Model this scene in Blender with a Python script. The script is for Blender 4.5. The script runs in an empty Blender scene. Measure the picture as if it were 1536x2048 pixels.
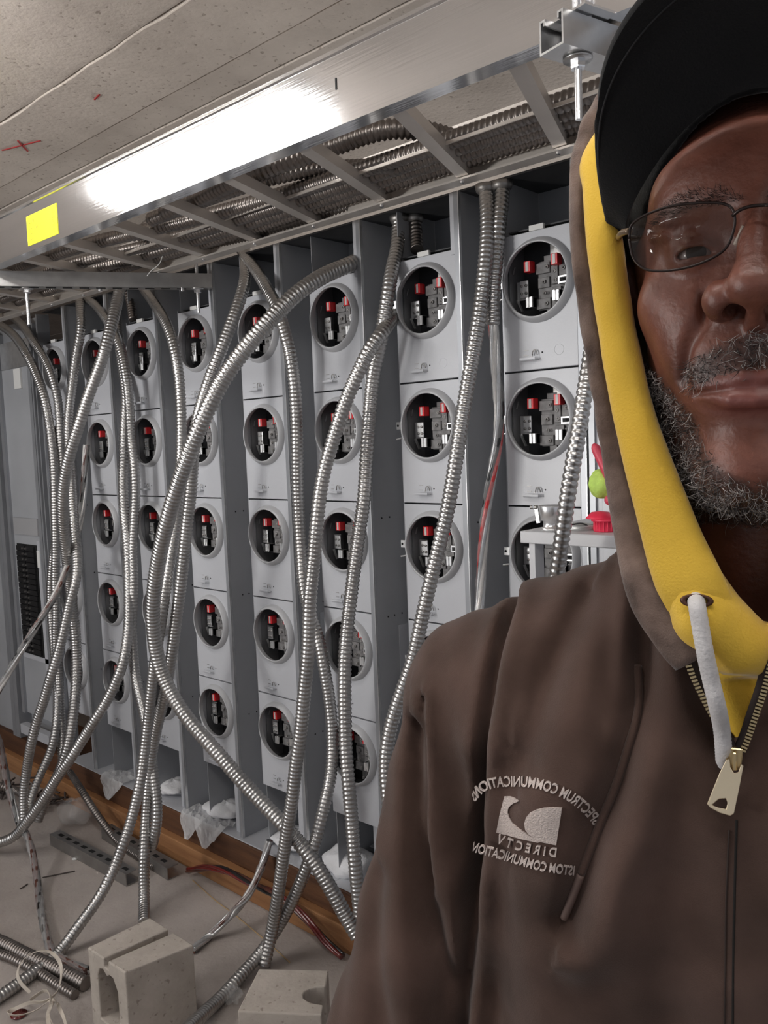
import bpy, bmesh, math, random
import numpy as np
from mathutils import Vector, Matrix

random.seed(7)
rng = np.random.default_rng(7)
SC = bpy.context.scene
COL = SC.collection
PI = math.pi

# ------------------------------------------------------------------ camera
W_PX, H_PX = 1536, 2048
FPX = 1665.6
YAW, PITCH, ROLL = -0.742607, -0.0833491, -0.0391854
CAM = np.array([3.07246836, -1.52174017, 1.38429058])
_f = np.array([math.sin(YAW)*math.cos(PITCH), math.cos(YAW)*math.cos(PITCH), math.sin(PITCH)])
_r = np.array([math.cos(YAW), -math.sin(YAW), 0.0])
_u = np.cross(_r, _f)
_c, _s = math.cos(ROLL), math.sin(ROLL)
RC = np.array([_c*_r+_s*_u, -_s*_r+_c*_u, _f])      # rows: right, up, forward

def ray(px, py):
    return RC.T @ np.array([(px-W_PX/2)/FPX, -(py-H_PX/2)/FPX, 1.0])
def PY(px, py, Y=0.0):
    d = ray(px, py); return CAM + d*(Y-CAM[1])/d[1]
def PZ(px, py, Z=0.0):
    d = ray(px, py); return CAM + d*(Z-CAM[2])/d[2]
def depth(p):
    return float((RC @ (np.asarray(p)-CAM))[2])

cam_d = bpy.data.cameras.new('camera')
cam_d.sensor_fit = 'HORIZONTAL'; cam_d.sensor_width = 36.0
cam_d.lens = FPX/W_PX*36.0
cam_d.clip_start = 0.02; cam_d.clip_end = 60
cam = bpy.data.objects.new('camera', cam_d); COL.objects.link(cam)
M = Matrix(((RC[0][0], RC[1][0], -RC[2][0], CAM[0]), (RC[0][1], RC[1][1], -RC[2][1], CAM[1]),
            (RC[0][2], RC[1][2], -RC[2][2], CAM[2]), (0, 0, 0, 1)))
cam.matrix_world = M
SC.camera = cam

# ------------------------------------------------------------------ world, lamps, exposure
SC.view_settings.view_transform = 'Standard'
SC.view_settings.look = 'None'
SC.view_settings.gamma = 1.0
SC.view_settings.exposure = 0.12
SC.view_settings.use_curve_mapping = False
wd = bpy.data.worlds.new('world'); SC.world = wd; wd.use_nodes = True
wd.node_tree.nodes['Background'].inputs[0].default_value = (0.80, 0.84, 0.92, 1)
wd.node_tree.nodes['Background'].inputs[1].default_value = 0.42
TUBE_POWER = 25.0
def area(name, loc, target, sx, sy, power, col=(1, 1, 1), spread=180):
    l = bpy.data.lights.new(name, 'AREA'); l.shape = 'RECTANGLE'; l.size = sx; l.size_y = sy
    l.energy = power; l.color = col; l.spread = math.radians(spread)
    o = bpy.data.objects.new(name, l); COL.objects.link(o); o.location = loc
    o.rotation_euler = (Vector(target)-Vector(loc)).to_track_quat('-Z', 'Y').to_euler()
    return o
area('room_and_fill_lamp', (0.25, -3.1, 2.15), (1.5, 0.0, 1.0), 1.4, 0.35, 26, (1, 0.99, 0.985))
area('ceiling_fill', (0.6, -3.4, 1.1), (1.3, -0.9, 2.25), 0.5, 0.3, 15, (1, 0.97, 0.93), 110)  # added fill aimed up to brighten the ceiling, no such lamp seen
area('rear_ceiling_fill', (1.2, 2.6, 1.6), (1.5, 0.3, 2.25), 2.6, 0.3, 22, (1, 0.95, 0.9), 120)  # added fill behind the cabinets, lifts the ceiling seen past the tray
area('room_and_fill_lamp', (4.6, -2.6, 2.2), (2.6, -0.7, 1.1), 1.2, 0.3, 4, (1, 0.97, 0.94))  # added weak fill light, stands for no seen fixture

# ------------------------------------------------------------------ materials
def nt(m):
    m.use_nodes = True
    n = m.node_tree.nodes; l = m.node_tree.links
    return n, l, n['Principled BSDF']
def mat(name, col, rough=0.5, metal=0.0, var=0.0, scale=8.0, bump=0.0, bscale=60.0, stretch=None,
        spec=0.5, col2=None, detail=4.0, rvar=0.0, coat=0.0, trans=0.0, aniso=0.0, emit=None, es=1.0,
        sheen=0.0, alpha=1.0):
    m = bpy.data.materials.new(name); n, l, b = nt(m)
    b.inputs['Base Color'].default_value = (*col, 1)
    b.inputs['Roughness'].default_value = rough
    b.inputs['Metallic'].default_value = metal
    b.inputs['Specular IOR Level'].default_value = spec
    b.inputs['Coat Weight'].default_value = coat
    b.inputs['Transmission Weight'].default_value = trans
    b.inputs['Sheen Weight'].default_value = sheen
    b.inputs['Alpha'].default_value = alpha
    if emit:
        b.inputs['Emission Color'].default_value = (*emit, 1); b.inputs['Emission Strength'].default_value = es
    tc = n.new('ShaderNodeTexCoord'); mp = n.new('ShaderNodeMapping')
    l.new(tc.outputs['Object'], mp.inputs['Vector'])
    if stretch: mp.inputs['Scale'].default_value = stretch
    if var or col2 or rvar:
        t = n.new('ShaderNodeTexNoise'); t.inputs['Scale'].default_value = scale; t.inputs['Detail'].default_value = detail
        l.new(mp.outputs[0], t.inputs['Vector'])
        r = n.new('ShaderNodeValToRGB'); l.new(t.outputs['Fac'], r.inputs[0])
        r.color_ramp.elements[0].position = 0.3; r.color_ramp.elements[1].position = 0.7
        a = col2 if col2 else tuple(c*(1-var) for c in col)
        z = col if col2 else tuple(min(1, c*(1+var)) for c in col)
        r.color_ramp.elements[0].color = (*a, 1); r.color_ramp.elements[1].color = (*z, 1)
        l.new(r.outputs[0], b.inputs['Base Color'])
        if rvar:
            mr = n.new('ShaderNodeMapRange'); l.new(t.outputs['Fac'], mr.inputs[0])
            mr.inputs[3].default_value = rough-rvar; mr.inputs[4].default_value = rough+rvar
            l.new(mr.outputs[0], b.inputs['Roughness'])
    if bump:
        t2 = n.new('ShaderNodeTexNoise'); t2.inputs['Scale'].default_value = bscale; t2.inputs['Detail'].default_value = 5
        l.new(mp.outputs[0], t2.inputs['Vector'])
        bp = n.new('ShaderNodeBump'); bp.inputs['Strength'].default_value = bump; bp.inputs['Distance'].default_value = 0.004
        l.new(t2.outputs['Fac'], bp.inputs['Height']); l.new(bp.outputs[0], b.inputs['Normal'])
    return m

M_ = {}
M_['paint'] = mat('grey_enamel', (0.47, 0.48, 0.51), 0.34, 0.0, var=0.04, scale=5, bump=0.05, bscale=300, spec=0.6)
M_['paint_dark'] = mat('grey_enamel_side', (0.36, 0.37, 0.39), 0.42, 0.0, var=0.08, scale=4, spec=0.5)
M_['ring'] = mat('grey_enamel_ring', (0.43, 0.435, 0.45), 0.3, 0.0, var=0.03, spec=0.6)
M_['trim'] = mat('grey_trim', (0.30, 0.31, 0.33), 0.33, 0.3, var=0.08, scale=12)
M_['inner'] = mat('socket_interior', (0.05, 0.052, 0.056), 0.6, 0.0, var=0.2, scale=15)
M_['innerlight'] = mat('socket_side_wall', (0.2, 0.2, 0.21), 0.45, 0.2)
M_['block'] = mat('moulded_block', (0.17, 0.165, 0.165), 0.5, 0.0, var=0.35, scale=60)
M_['tinned'] = mat('tinned_metal', (0.82, 0.82, 0.82), 0.3, 0.85, var=0.1, scale=40)
M_['red'] = mat('red_cap', (0.70, 0.018, 0.025), 0.28, 0.0, spec=0.6)
M_['black'] = mat('black_plastic', (0.012, 0.012, 0.013), 0.45)
M_['hole'] = mat('dark_hole', (0.004, 0.004, 0.004), 0.9)
M_['zinc'] = mat('galvanised_steel', (0.62, 0.62, 0.62), 0.32, 0.95, var=0.12, scale=25, rvar=0.08)
M_['zincdull'] = mat('dull_galvanised_steel', (0.34, 0.33, 0.32), 0.42, 0.85, var=0.15, scale=20, rvar=0.08)
M_['flex'] = mat('flexible_steel', (0.50, 0.49, 0.48), 0.30, 0.92, var=0.14, scale=9, rvar=0.07)
M_['flexdark'] = mat('dark_flexible_steel', (0.25, 0.225, 0.21), 0.36, 0.9, var=0.18, scale=9, rvar=0.07)  # darker, browner steel for tray, floor and short conduits
M_['alu'] = mat('brushed_aluminium', (0.86, 0.86, 0.87), 0.12, 0.97, bump=0.05, bscale=40, stretch=(0.15, 6, 6), var=0.06, scale=3)
M_['rung'] = mat('aluminium_rung', (0.70, 0.65, 0.60), 0.40, 0.6, var=0.08, scale=6)
M_['bolt'] = mat('bright_zinc', (0.85, 0.85, 0.86), 0.22, 0.9)
M_['yellow'] = mat('yellow_sticker', (0.88, 0.86, 0.02), 0.55, 0.0)
M_['print'] = mat('sticker_print', (0.35, 0.33, 0.02), 0.6)
M_['paper'] = mat('white_label', (0.72, 0.72, 0.7), 0.6)
M_['greypaper'] = mat('grey_label', (0.33, 0.33, 0.34), 0.6)
M_['wood'] = mat('orange_timber', (0.40, 0.20, 0.085), 0.6, col2=(0.25, 0.11, 0.045), scale=3.5, stretch=(1, 8, 14), bump=0.2, bscale=30)
M_['woodd'] = mat('dark_timber', (0.13, 0.055, 0.022), 0.65, col2=(0.065, 0.026, 0.012), scale=4, stretch=(1, 6, 12), bump=0.2, bscale=30)
M_['film'] = mat('clear_film', (0.9, 0.9, 0.9), 0.12, 0.0, spec=0.8, alpha=0.20)
M_['film2'] = mat('white_film', (0.85, 0.85, 0.86), 0.25, 0.0, spec=0.8, alpha=0.5)
M_['fluff'] = mat('white_fibre', (0.72, 0.72, 0.74), 0.9, 0.0, var=0.12, scale=12, bump=0.6, bscale=90)
M_['wireblack'] = mat('black_wire', (0.012, 0.01, 0.01), 0.18, 0.0, coat=0.6)
M_['wirered'] = mat('dark_red_wire', (0.14, 0.015, 0.012), 0.18, 0.0, coat=0.6)
M_['wirebright'] = mat('bright_red_wire', (0.55, 0.03, 0.03), 0.18, 0.0, coat=0.6)
M_['wirewhite'] = mat('white_wire', (0.6, 0.58, 0.56), 0.2, 0.0, coat=0.6)
M_['wirebrown'] = mat('brown_wire', (0.09, 0.03, 0.02), 0.2, 0.0, coat=0.6)
M_['shelf'] = mat('shelf_enamel', (0.50, 0.50, 0.52), 0.4)
M_['pink'] = mat('pink_rubber', (0.62, 0.06, 0.10), 0.45)
M_['cherry'] = mat('cherry_plastic', (0.75, 0.03, 0.08), 0.35)
M_['lime'] = mat('lime_sponge', (0.50, 0.72, 0.14), 0.7, var=0.15, scale=60, bump=0.5, bscale=150)
M_['twine'] = mat('pale_strapping', (0.55, 0.49, 0.42), 0.6, var=0.1, scale=20)
M_['tube'] = mat('lit_tube', (1, 1, 1), 0.5, emit=(1, 0.985, 0.96), es=TUBE_POWER)
M_['fill_tube'] = mat('fill_tube_warm', (1, 1, 1), 0.5, emit=(1, 0.97, 0.93), es=21.0)
M_['fix'] = mat('fixture_white', (0.75, 0.75, 0.75), 0.5)
M_['dirt'] = mat('dark_debris', (0.07, 0.055, 0.05), 0.8)

def concrete(name, base, dark, sc=2.0, pit=0.5, bmp=0.4):
    m = bpy.data.materials.new(name); n, l, b = nt(m)
    tc = n.new('ShaderNodeTexCoord'); mp = n.new('ShaderNodeMapping'); l.new(tc.outputs['Object'], mp.inputs[0])
    a = n.new('ShaderNodeTexNoise'); a.inputs['Scale'].default_value = sc; a.inputs['Detail'].default_value = 8; a.inputs['Roughness'].default_value = 0.62
    l.new(mp.outputs[0], a.inputs[0])
    r = n.new('ShaderNodeValToRGB'); l.new(a.outputs[0], r.inputs[0])
    r.color_ramp.elements[0].position = 0.32; r.color_ramp.elements[1].position = 0.68
    r.color_ramp.elements[0].color = (*dark, 1); r.color_ramp.elements[1].color = (*base, 1)
    # pits
    v = n.new('ShaderNodeTexNoise'); v.inputs['Scale'].default_value = 85; v.inputs['Detail'].default_value = 3
    l.new(mp.outputs[0], v.inputs[0])
    r2 = n.new('ShaderNodeValToRGB'); l.new(v.outputs[0], r2.inputs[0])
    r2.color_ramp.elements[0].position = 0.29; r2.color_ramp.elements[1].position = 0.37
    r2.color_ramp.elements[0].color = (0.42, 0.38, 0.35, 1); r2.color_ramp.elements[1].color = (1, 1, 1, 1)
    mx = n.new('ShaderNodeMixRGB'); mx.blend_type = 'MULTIPLY'; mx.inputs[0].default_value = pit
    l.new(r.outputs[0], mx.inputs[1]); l.new(r2.outputs[0], mx.inputs[2])
    l.new(mx.outputs[0], b.inputs['Base Color'])
    b.inputs['Roughness'].default_value = 0.85; b.inputs['Specular IOR Level'].default_value = 0.25
    bp = n.new('ShaderNodeBump'); bp.inputs['Strength'].default_value = bmp; bp.inputs['Distance'].default_value = 0.003
    ad = n.new('ShaderNodeMath'); ad.operation = 'ADD'; l.new(a.outputs[0], ad.inputs[0]); l.new(v.outputs[0], ad.inputs[1])
    l.new(ad.outputs[0], bp.inputs['Height']); l.new(bp.outputs[0], b.inputs['Normal'])
    return m
M_['ceil'] = concrete('board_marked_concrete', (0.68, 0.61, 0.55), (0.47, 0.415, 0.37), 2.6, 0.75, 0.5)
M_['floor'] = concrete('dusty_concrete_floor', (0.44, 0.395, 0.365), (0.27, 0.235, 0.215), 1.6, 0.2)
M_['cmu'] = concrete('concrete_block', (0.50, 0.45, 0.40), (0.35, 0.31, 0.27), 9.0, 0.6)
M_['wall'] = concrete('dark_concrete_wall', (0.16, 0.13, 0.11), (0.08, 0.06, 0.05), 3.0, 0.4)

# ------------------------------------------------------------------ mesh helpers
class MB:
    def __init__(s): s.v = []; s.f = []; s.sm = []
    def add(s, v, f, smooth=False):
        o = len(s.v); s.v += [tuple(map(float, p)) for p in v]
        s.f += [tuple(i+o for i in q) for q in f]; s.sm += [smooth]*len(f)
        return s
    def box(s, a, b):
        x0, x1 = sorted((a[0], b[0])); y0, y1 = sorted((a[1], b[1])); z0, z1 = sorted((a[2], b[2]))
        v = [(x, y, z) for z in (z0, z1) for y in (y0, y1) for x in (x0, x1)]
        return s.add(v, [(0, 2, 3, 1), (4, 5, 7, 6), (0, 1, 5, 4), (2, 6, 7, 3), (0, 4, 6, 2), (1, 3, 7, 5)])
    def bar(s, p, q, w, h, up=(0, 0, 1)):      # rectangular bar p->q, width w (side), height h (up)
        p = Vector(p); q = Vector(q); d = (q-p).normalized(); sd = d.cross(Vector(up)).normalized(); u = sd.cross(d)
        v = [pt+sd*a*w/2+u*b*h/2 for pt in (p, q) for a, b in ((-1, -1), (1, -1), (1, 1), (-1, 1))]
        return s.add(v, [(0, 1, 2, 3), (7, 6, 5, 4), (0, 4, 5, 1), (1, 5, 6, 2), (2, 6, 7, 3), (3, 7, 4, 0)])
    def profile(s, p, q, prof, up=(0, 0, 1), closed=True):   # extrude 2D profile (side, up) from p to q
        p = Vector(p); q = Vector(q); d = (q-p).normalized(); sd = d.cross(Vector(up)).normalized(); u = sd.cross(d)
        n = len(prof); v = [pt+sd*a+u*b for pt in (p, q) for a, b in prof]
        f = [(i, (i+1) % n, n+(i+1) % n, n+i) for i in range(n)]
        if closed: f += [tuple(range(n))[::-1], tuple(range(n, 2*n))]
        return s.add(v, f)
    def cyl(s, p, q, r, n=12, r2=None, caps=True, smooth=True):
        r2 = r if r2 is None else r2
        p = Vector(p); q = Vector(q); d = (q-p).normalized()
        a = d.orthogonal().normalized(); b = d.cross(a)
        v = [p+(a*math.cos(t)+b*math.sin(t))*r for t in [2*PI*i/n for i in range(n)]] + \
            [q+(a*math.cos(t)+b*math.sin(t))*r2 for t in [2*PI*i/n for i in range(n)]]
        s.add(v, [(i, (i+1) % n, n+(i+1) % n, n+i) for i in range(n)], smooth)
        if caps: s.add(v, [tuple(range(n))[::-1], tuple(range(n, 2*n))])
        return s
    def tube(s, pts, r, n=8, caps=True):       # pts Nx3, r scalar or array
        P = np.asarray(pts, float); N = len(P); R = np.broadcast_to(np.asarray(r, float), (N,))
        T = np.gradient(P, axis=0); T /= np.linalg.norm(T, axis=1)[:, None]+1e-12
        U = np.zeros_like(P); u = np.cross(T[0], [0.31, 0.77, 0.55]); u /= np.linalg.norm(u)
        for i in range(N):
            u = u-T[i]*(u@T[i]); u /= np.linalg.norm(u); U[i] = u
        V = np.cross(T, U)
        t = np.linspace(0, 2*PI, n, endpoint=False)
        v = (P[:, None]+R[:, None, None]*(U[:, None]*np.cos(t)[None, :, None]+V[:, None]*np.sin(t)[None, :, None])).reshape(-1, 3)
        f = [(i*n+j, i*n+(j+1) % n, (i+1)*n+(j+1) % n, (i+1)*n+j) for i in range(N-1) for j in range(n)]
        o = len(s.v); s.v += v.tolist(); s.f += [tuple(k+o for k in q) for q in f]; s.sm += [True]*len(f)
        if caps:
            s.f += [tuple(o+k for k in range(n))[::-1], tuple(o+(N-1)*n+k for k in range(n))]; s.sm += [False, False]
        return s
    def lathe(s, prof, c=(0, 0, 0), axis='Y', n=48, smooth=True, close=False):   # prof: (r, along)
        m = len(prof); v = []
        for i in range(n):
            t = 2*PI*i/n
            for r, a in prof:
                if axis == 'Y': v.append((c[0]+r*math.cos(t), c[1]+a, c[2]+r*math.sin(t)))
                else: v.append((c[0]+r*math.cos(t), c[1]+r*math.sin(t), c[2]+a))
        f = []
        for i in range(n):
            j = (i+1) % n
            for k in range(m-1 if not close else m):
                k2 = (k+1) % m
                f.append((i*m+k, i*m+k2, j*m+k2, j*m+k))
        return s.add(v, f, smooth)
    def build(s, name, m, parent=None, bevel=0.0, world=False):
        me = bpy.data.meshes.new(name)
        me.from_pydata(s.v, [], s.f)
        me.polygons.foreach_set('use_smooth', s.sm)
        me.update()
        bm = bmesh.new(); bm.from_mesh(me); bmesh.ops.recalc_face_normals(bm, faces=bm.faces); bm.to_mesh(me); bm.free()
        me.materials.append(m)
        o = bpy.data.objects.new(name, me); COL.objects.link(o)
        if parent: o.parent = parent
        if bevel:
            b = o.modifiers.new('bevel', 'BEVEL'); b.width = bevel; b.segments = 2; b.limit_method = 'ANGLE'
        return o

def tag(o, label=None, cat=None, group=None, kind=None):
    if label: o['label'] = label
    if cat: o['category'] = cat
    if group: o['group'] = group
    if kind: o['kind'] = kind
    return o
def empty(name, loc, label=None, cat=None, group=None):
    o = bpy.data.objects.new(name, None); COL.objects.link(o); o.location = loc; o.empty_display_size = 0.05
    return tag(o, label, cat, group)
def copy_tree(o, parent=None):
    c = o.copy(); COL.objects.link(c)
    if parent: c.parent = parent
    for ch in list(o.children): copy_tree(ch, c)
    return c
def spline(pts, step=0.02):
    P = np.asarray(pts, float)
    Q = np.vstack([2*P[0]-P[1], P, 2*P[-1]-P[-2]])
    out = []
    for i in range(1, len(Q)-2):
        a, b, c, d = Q[i-1], Q[i], Q[i+1], Q[i+2]
        n = max(2, int(np.linalg.norm(c-b)/step)+1)
        for t in np.linspace(0, 1, n, endpoint=False):
            out.append(0.5*((2*b)+(-a+c)*t+(2*a-5*b+4*c-d)*t*t+(-a+3*b-3*c+d)*t**3))
    out.append(P[-1]); return np.array(out)
def resample(P, ds):
    L = np.r_[0, np.cumsum(np.linalg.norm(np.diff(P, axis=0), axis=1))]
    n = max(2, int(L[-1]/ds)); s = np.linspace(0, L[-1], n+1)
    return np.stack([np.interp(s, L, P[:, k]) for k in range(3)], 1), s
def smooth_path(P, it=6):
    P = P.copy()
    for _ in range(it): P[1:-1] = 0.25*P[:-2]+0.5*P[1:-1]+0.25*P[2:]
    return P

# ------------------------------------------------------------------ setting: floor, ceiling, walls
def slab(name, a, b, m, kind='structure', **k):
    o = MB().box(a, b).build(name, m, **k); tag(o, kind=kind) if kind else None; return o
flo = slab('floor', (-3.2, -4.2, -0.1), (5.6, 4.0, 0), M_['floor'])
wb = slab('wall_back', (-3.2, 4.0, 0), (5.6, 4.1, 2.5), M_['wall'])
wl = slab('wall_left', (-3.3, -4.2, 0), (-3.2, 4.1, 2.5), M_['wall'])
# ceiling: cast in boards running along the panel wall, seams at the places the photo shows
ceil_root = slab('ceiling', (-3.2, -4.2, 2.28), (5.6, 4.0, 2.4), M_['wall'])
ys = [-4.2, -3.4, -2.7, -2.0, -1.35, -0.92, -0.51, -0.29, -0.188, 0.02, 0.21, 0.42, 0.65, 0.9, 1.4, 2.2, 4.0]
for k in range(len(ys)-1):
    y0, y1 = ys[k], ys[k+1]; g = 0.0022 if y0 > -3 else 0.002
    zb = 2.25+[0.004, 0, .003, 0, .002, .003, 0, .0025, .0005, .003, 0, .002, 0, .001, 0, .001][k]
    rr = random.Random(k); n = 150; v = []; f = []
    xs = np.linspace(-3.2, 5.6, n)
    wob = lambda amp: amp*(rr.random()-0.5)
    for i, x in enumerate(xs):
        amp = 0.007 if k in (5, 6) else 0.003
        a = y0+g+(wob(amp) if k == 6 else wob(0.0025)); b = y1-g+(wob(amp) if k == 5 else wob(0.0025))
        v += [(x, a, 2.279), (x, a, zb+.0012), (x, a+.0018, zb), (x, b-.0018, zb), (x, b, zb+.0012), (x, b, 2.279)]
    for i in range(n-1):
        for j in range(5): f.append((i*6+j, i*6+j+1, (i+1)*6+j+1, (i+1)*6+j))
    o = MB().add(v, f).build('ceiling_board', M_['ceil'], ceil_root)
# red chalk marks on the ceiling
mk = MB()
for a, b in (((0.66, -0.43), (0.80, -0.385)), ((0.70, -0.375), (0.76, -0.43)), ((1.145, -0.412), (1.18, -0.418))):
    mk.bar((a[0], a[1], 2.2485), (b[0], b[1], 2.2485), 0.004, 0.002)
mk.build('chalk_mark', mat('red_chalk', (0.35, 0.03, 0.03), 0.8), ceil_root)

# ceiling light just outside the picture, its reflection shows in the tray rail
fx = empty('ceiling_light', (1.06, -1.0, 2.25), 'long white twin tube ceiling light hanging left of the cable tray', 'lamp')
MB().box((-.48, -.06, -.03), (.48, .06, 0)).build('housing', M_['fix'], fx)
for s in (-.035, .035): MB().cyl((-.46, s, -.045), (.46, s, -.045), 0.014, 12).build('lamp_tube', M_['tube'], fx)

fill_fx = empty('ceiling_light', (2.95, -1.38, 2.25), 'unseen ceiling light added overhead to light the man', 'lamp')  # unseen fixture, put in to light cap and shoulders from above
MB().box((-.60, -.06, -.03), (.60, .06, 0)).build('housing', M_['fix'], fill_fx)
for s in (-.035, .035): MB().cyl((-.58, s, -.045), (.58, s, -.045), 0.014, 12).build('lamp_tube', M_['fill_tube'], fill_fx)
# ------------------------------------------------------------------ timber plinth
for nm, a, b, m, lb in (('plinth_board', (-1.6, -0.004, 0.075), (3.4, 0.036, 0.158), M_['woodd'], 'dark brown upper timber carrying the grey cabinets'),
                        ('plinth_board', (-1.6, -0.03, 0.0), (3.4, 0.036, 0.075), M_['wood'], 'lighter orange timber lying along the floor below the dark timber')):
    tag(MB().box(a, b).build(nm, m, bevel=0.003), lb, 'timber')
tag(MB().box((-1.6, 0.05, 0.0), (3.4, 0.24, 0.158)).build('plinth_core', M_['woodd']), 'dark timber packing under the cabinets behind the plinth boards', 'timber')

# ------------------------------------------------------------------ meter cabinets
PITCH_X = 0.30487; ZTOP = 2.0
Y_PAN = 0.016
RX = -.0105
def cover_plate(xl, xr, zt, zb, r, n=48):
    b = MB(); v = []; f = []
    per = []
    for i in range(n):
        t = 2*PI*i/n+PI/n; cx, cz = math.cos(t), math.sin(t)
        sx = (xr-RX if cx > 0 else RX-xl)/max(abs(cx), 1e-9); sz = (zt if cz > 0 else -zb)/max(abs(cz), 1e-9)
        k = min(sx, sz); per.append((RX+cx*k, cz*k))
    # snap corners
    for cxz in ((xr, zt), (xl, zt), (xl, zb), (xr, zb)):
        i = min(range(n), key=lambda q: (per[q][0]-cxz[0])**2+(per[q][1]-cxz[1])**2); per[i] = cxz
    for i in range(n):
        t = 2*PI*i/n+PI/n
        v += [(RX+r*math.cos(t), Y_PAN, r*math.sin(t)), (per[i][0], Y_PAN, per[i][1]), (per[i][0], Y_PAN+.022, per[i][1])]
    for i in range(n):
        j = (i+1) % n
        f += [(i*3, i*3+1, j*3+1, j*3), (i*3+1, i*3+2, j*3+2, j*3+1)]
    b.add(v, f); return b
def make_socket():
    root = empty('meter_socket', (0, 0, 0))
    cover_plate(-.100, .080, .1020, -.1845, .0795).build('cover', M_['paint'], root, bevel=0.0012)
    MB().lathe([(.0880, Y_PAN+.001), (.0872, Y_PAN-.003), (.0845, .0085), (.0815, .0035), (.0785, .0008), (.0765, .0), (.0752, .0012), (.0752, .004), (.0775, .012), (.079, .017)], (RX, 0, 0), n=64).build('ring', M_['ring'], root)
    # enclosure (open front tray)
    e = MB(); x0, x1, z0, z1, yf, yb = -.094, .078, -.11, .1, .036, .095
    e.add([(x0, yf, z0), (x1, yf, z0), (x1, yf, z1), (x0, yf, z1), (x0, yb, z0), (x1, yb, z0), (x1, yb, z1), (x0, yb, z1)],
          [(4, 5, 6, 7), (0, 1, 5, 4), (1, 2, 6, 5), (2, 3, 7, 6)])
    e.build('enclosure', M_['inner'], root)
    MB().box((-.095, .036, -.11), (-.093, .095, .1)).build('side_wall', M_['innerlight'], root)
    # moulded block with webs
    b = MB()
    b.box((-.032, .052, -.058), (.060, .075, .044)); b.box((-.034, .046, .018), (.0, .06, .040)); b.box((-.034, .046, -.056), (.0, .06, -.034))
    b.box((-.030, .047, -.012), (-.002, .06, .010)); b.box((.004, .044, -.008), (.020, .056, .03)); b.box((.022, .046, .004), (.058, .056, .030))
    b.box((.004, .046, -.056), (.026, .056, -.014)); b.box((.028, .046, -.05), (.058, .056, -.02))
    b.box((-.012, .05, -.083), (.006, .06, -.056)); b.box((-.02, .056, .04), (.012, .07, .056))
    bo = b.build('terminal_block', M_['block'], root, bevel=0.001)
    h = MB()
    for x, z in ((-.006, .030), (-.014, .0), (-.012, -.024), (.012, .018), (.012, -.03), (-.008, -.046), (.034, -.038), (.05, .02), (.014, .0), (-.003, -.074), (.034, .022)):
        h.lathe([(.0042, 0), (.0042, -.003), (.0024, -.003), (.0024, .001)], (x, .0455, z), n=8)
    h.build('screw', M_['zincdull'], bo)
    for nm, x, z, m in (('jaw_cap', -.046, .035, 'red'), ('jaw_cap', .020, .040, 'red')):
        j = MB().box((x-.0080, .030, z-.0115), (x+.0080, .05, z+.0115)).build(nm, M_[m], root, bevel=.0012)
        MB().box((x-.003, .0292, z-.010), (x+.003, .0302, z+.010)).build('blade', M_['wirewhite'], j)
    for x, z in ((-.043, -.040), (.022, -.034)):
        jj = MB(); jj.box((x-.0075, .030, z-.011), (x-.0015, .05, z+.011)).box((x+.0015, .030, z-.011), (x+.0075, .05, z+.011)).box((x-.0075, .034, z-.011), (x+.0075, .05, z+.011))
        jj.build('jaw', M_['tinned'], root, bevel=.0006)
    n = MB(); n.box((-.086, .052, -.030), (-.060, .056, .010)).box((-.072, .042, -.027), (-.052, .046, .009)).box((-.064, .044, -.027), (-.060, .056, .009))
    nb = n.build('neutral_bracket', M_['tinned'], root, bevel=.0006)
    st = MB()
    for z in (-.018, -.002):
        for x in (-.067, -.056): st.lathe([(.0001, -.002), (.003, -.002), (.003, .002)], (x, .041, z), n=8)
    st.build('screw', M_['zincdull'], nb)
    c = MB(); c.box((.030, .030, .000), (.052, .046, .004)).box((.030, .030, -.012), (.052, .046, -.008)).box((.026, .034, -.012), (.03, .05, .004)).box((.052, .036, -.010), (.062, .05, .010))
    c.build('clip', M_['tinned'], root, bevel=.0006)
    w = MB(); w.bar((-.080, .044, -.030), (-.068, .044, -.056), .006, .003).bar((-.088, .040, .05), (-.088, .040, -.05), .003, .002)
    w.bar((-.083, .042, .042), (-.088, .042, .026), .002, .002)
    w.build('spring_clip', M_['tinned'], root)
    u = MB(); u.box((-.006, .060, .05), (.004, .064, .095)).box((.006, .055, .05), (.022, .059, .09)); u.box((.018, .055, -.105), (.03, .059, -.055)); u.bar((.002, .056, -.105), (.010, .056, -.06), .012, .003)
    u.build('bus_bar', M_['zincdull'], root)
    # sealing hasp below the ring
    l = MB(); l.box((-.052, Y_PAN-.014, -.1655), (-.014, Y_PAN+.001, -.1635)); l.box((-.052, Y_PAN-.014, -.1655), (-.014, Y_PAN-.0125, -.159))
    hs = l.build('hasp_shelf', M_['paint'], root)
    q = MB(); x, z, a = -.044, -.148, .0055
    for p0, p1 in (((x-a, z-a), (x+a, z-a)), ((x+a, z-a), (x+a, z+a)), ((x+a, z+a), (x-a, z+a)), ((x-a, z+a), (x-a, z-a))):
        q.bar((p0[0], Y_PAN-.0004, p0[1]), (p1[0], Y_PAN-.0004, p1[1]), .0012, .0012)
    q.bar((-.034, Y_PAN-.0004, -.142), (-.034, Y_PAN-.0004, -.156), .0013, .0013).bar((-.034, Y_PAN-.0004, -.156), (-.029, Y_PAN-.0004, -.156), .0013, .0013)
    t = np.linspace(0, PI, 9); q.tube([(-.020+.006*math.cos(s_), Y_PAN-.004-.002*math.sin(s_), -.155+.011*math.sin(s_)) for s_ in t], .0012, 6)
    q.build('hasp_loop', M_['zincdull'], root)
    MB().lathe([(.0001, 0), (.0018, 0), (.0018, .001)], (-.004, Y_PAN-.0006, -.150), n=8).build('pin_hole', M_['hole'], root)
    return root
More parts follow.
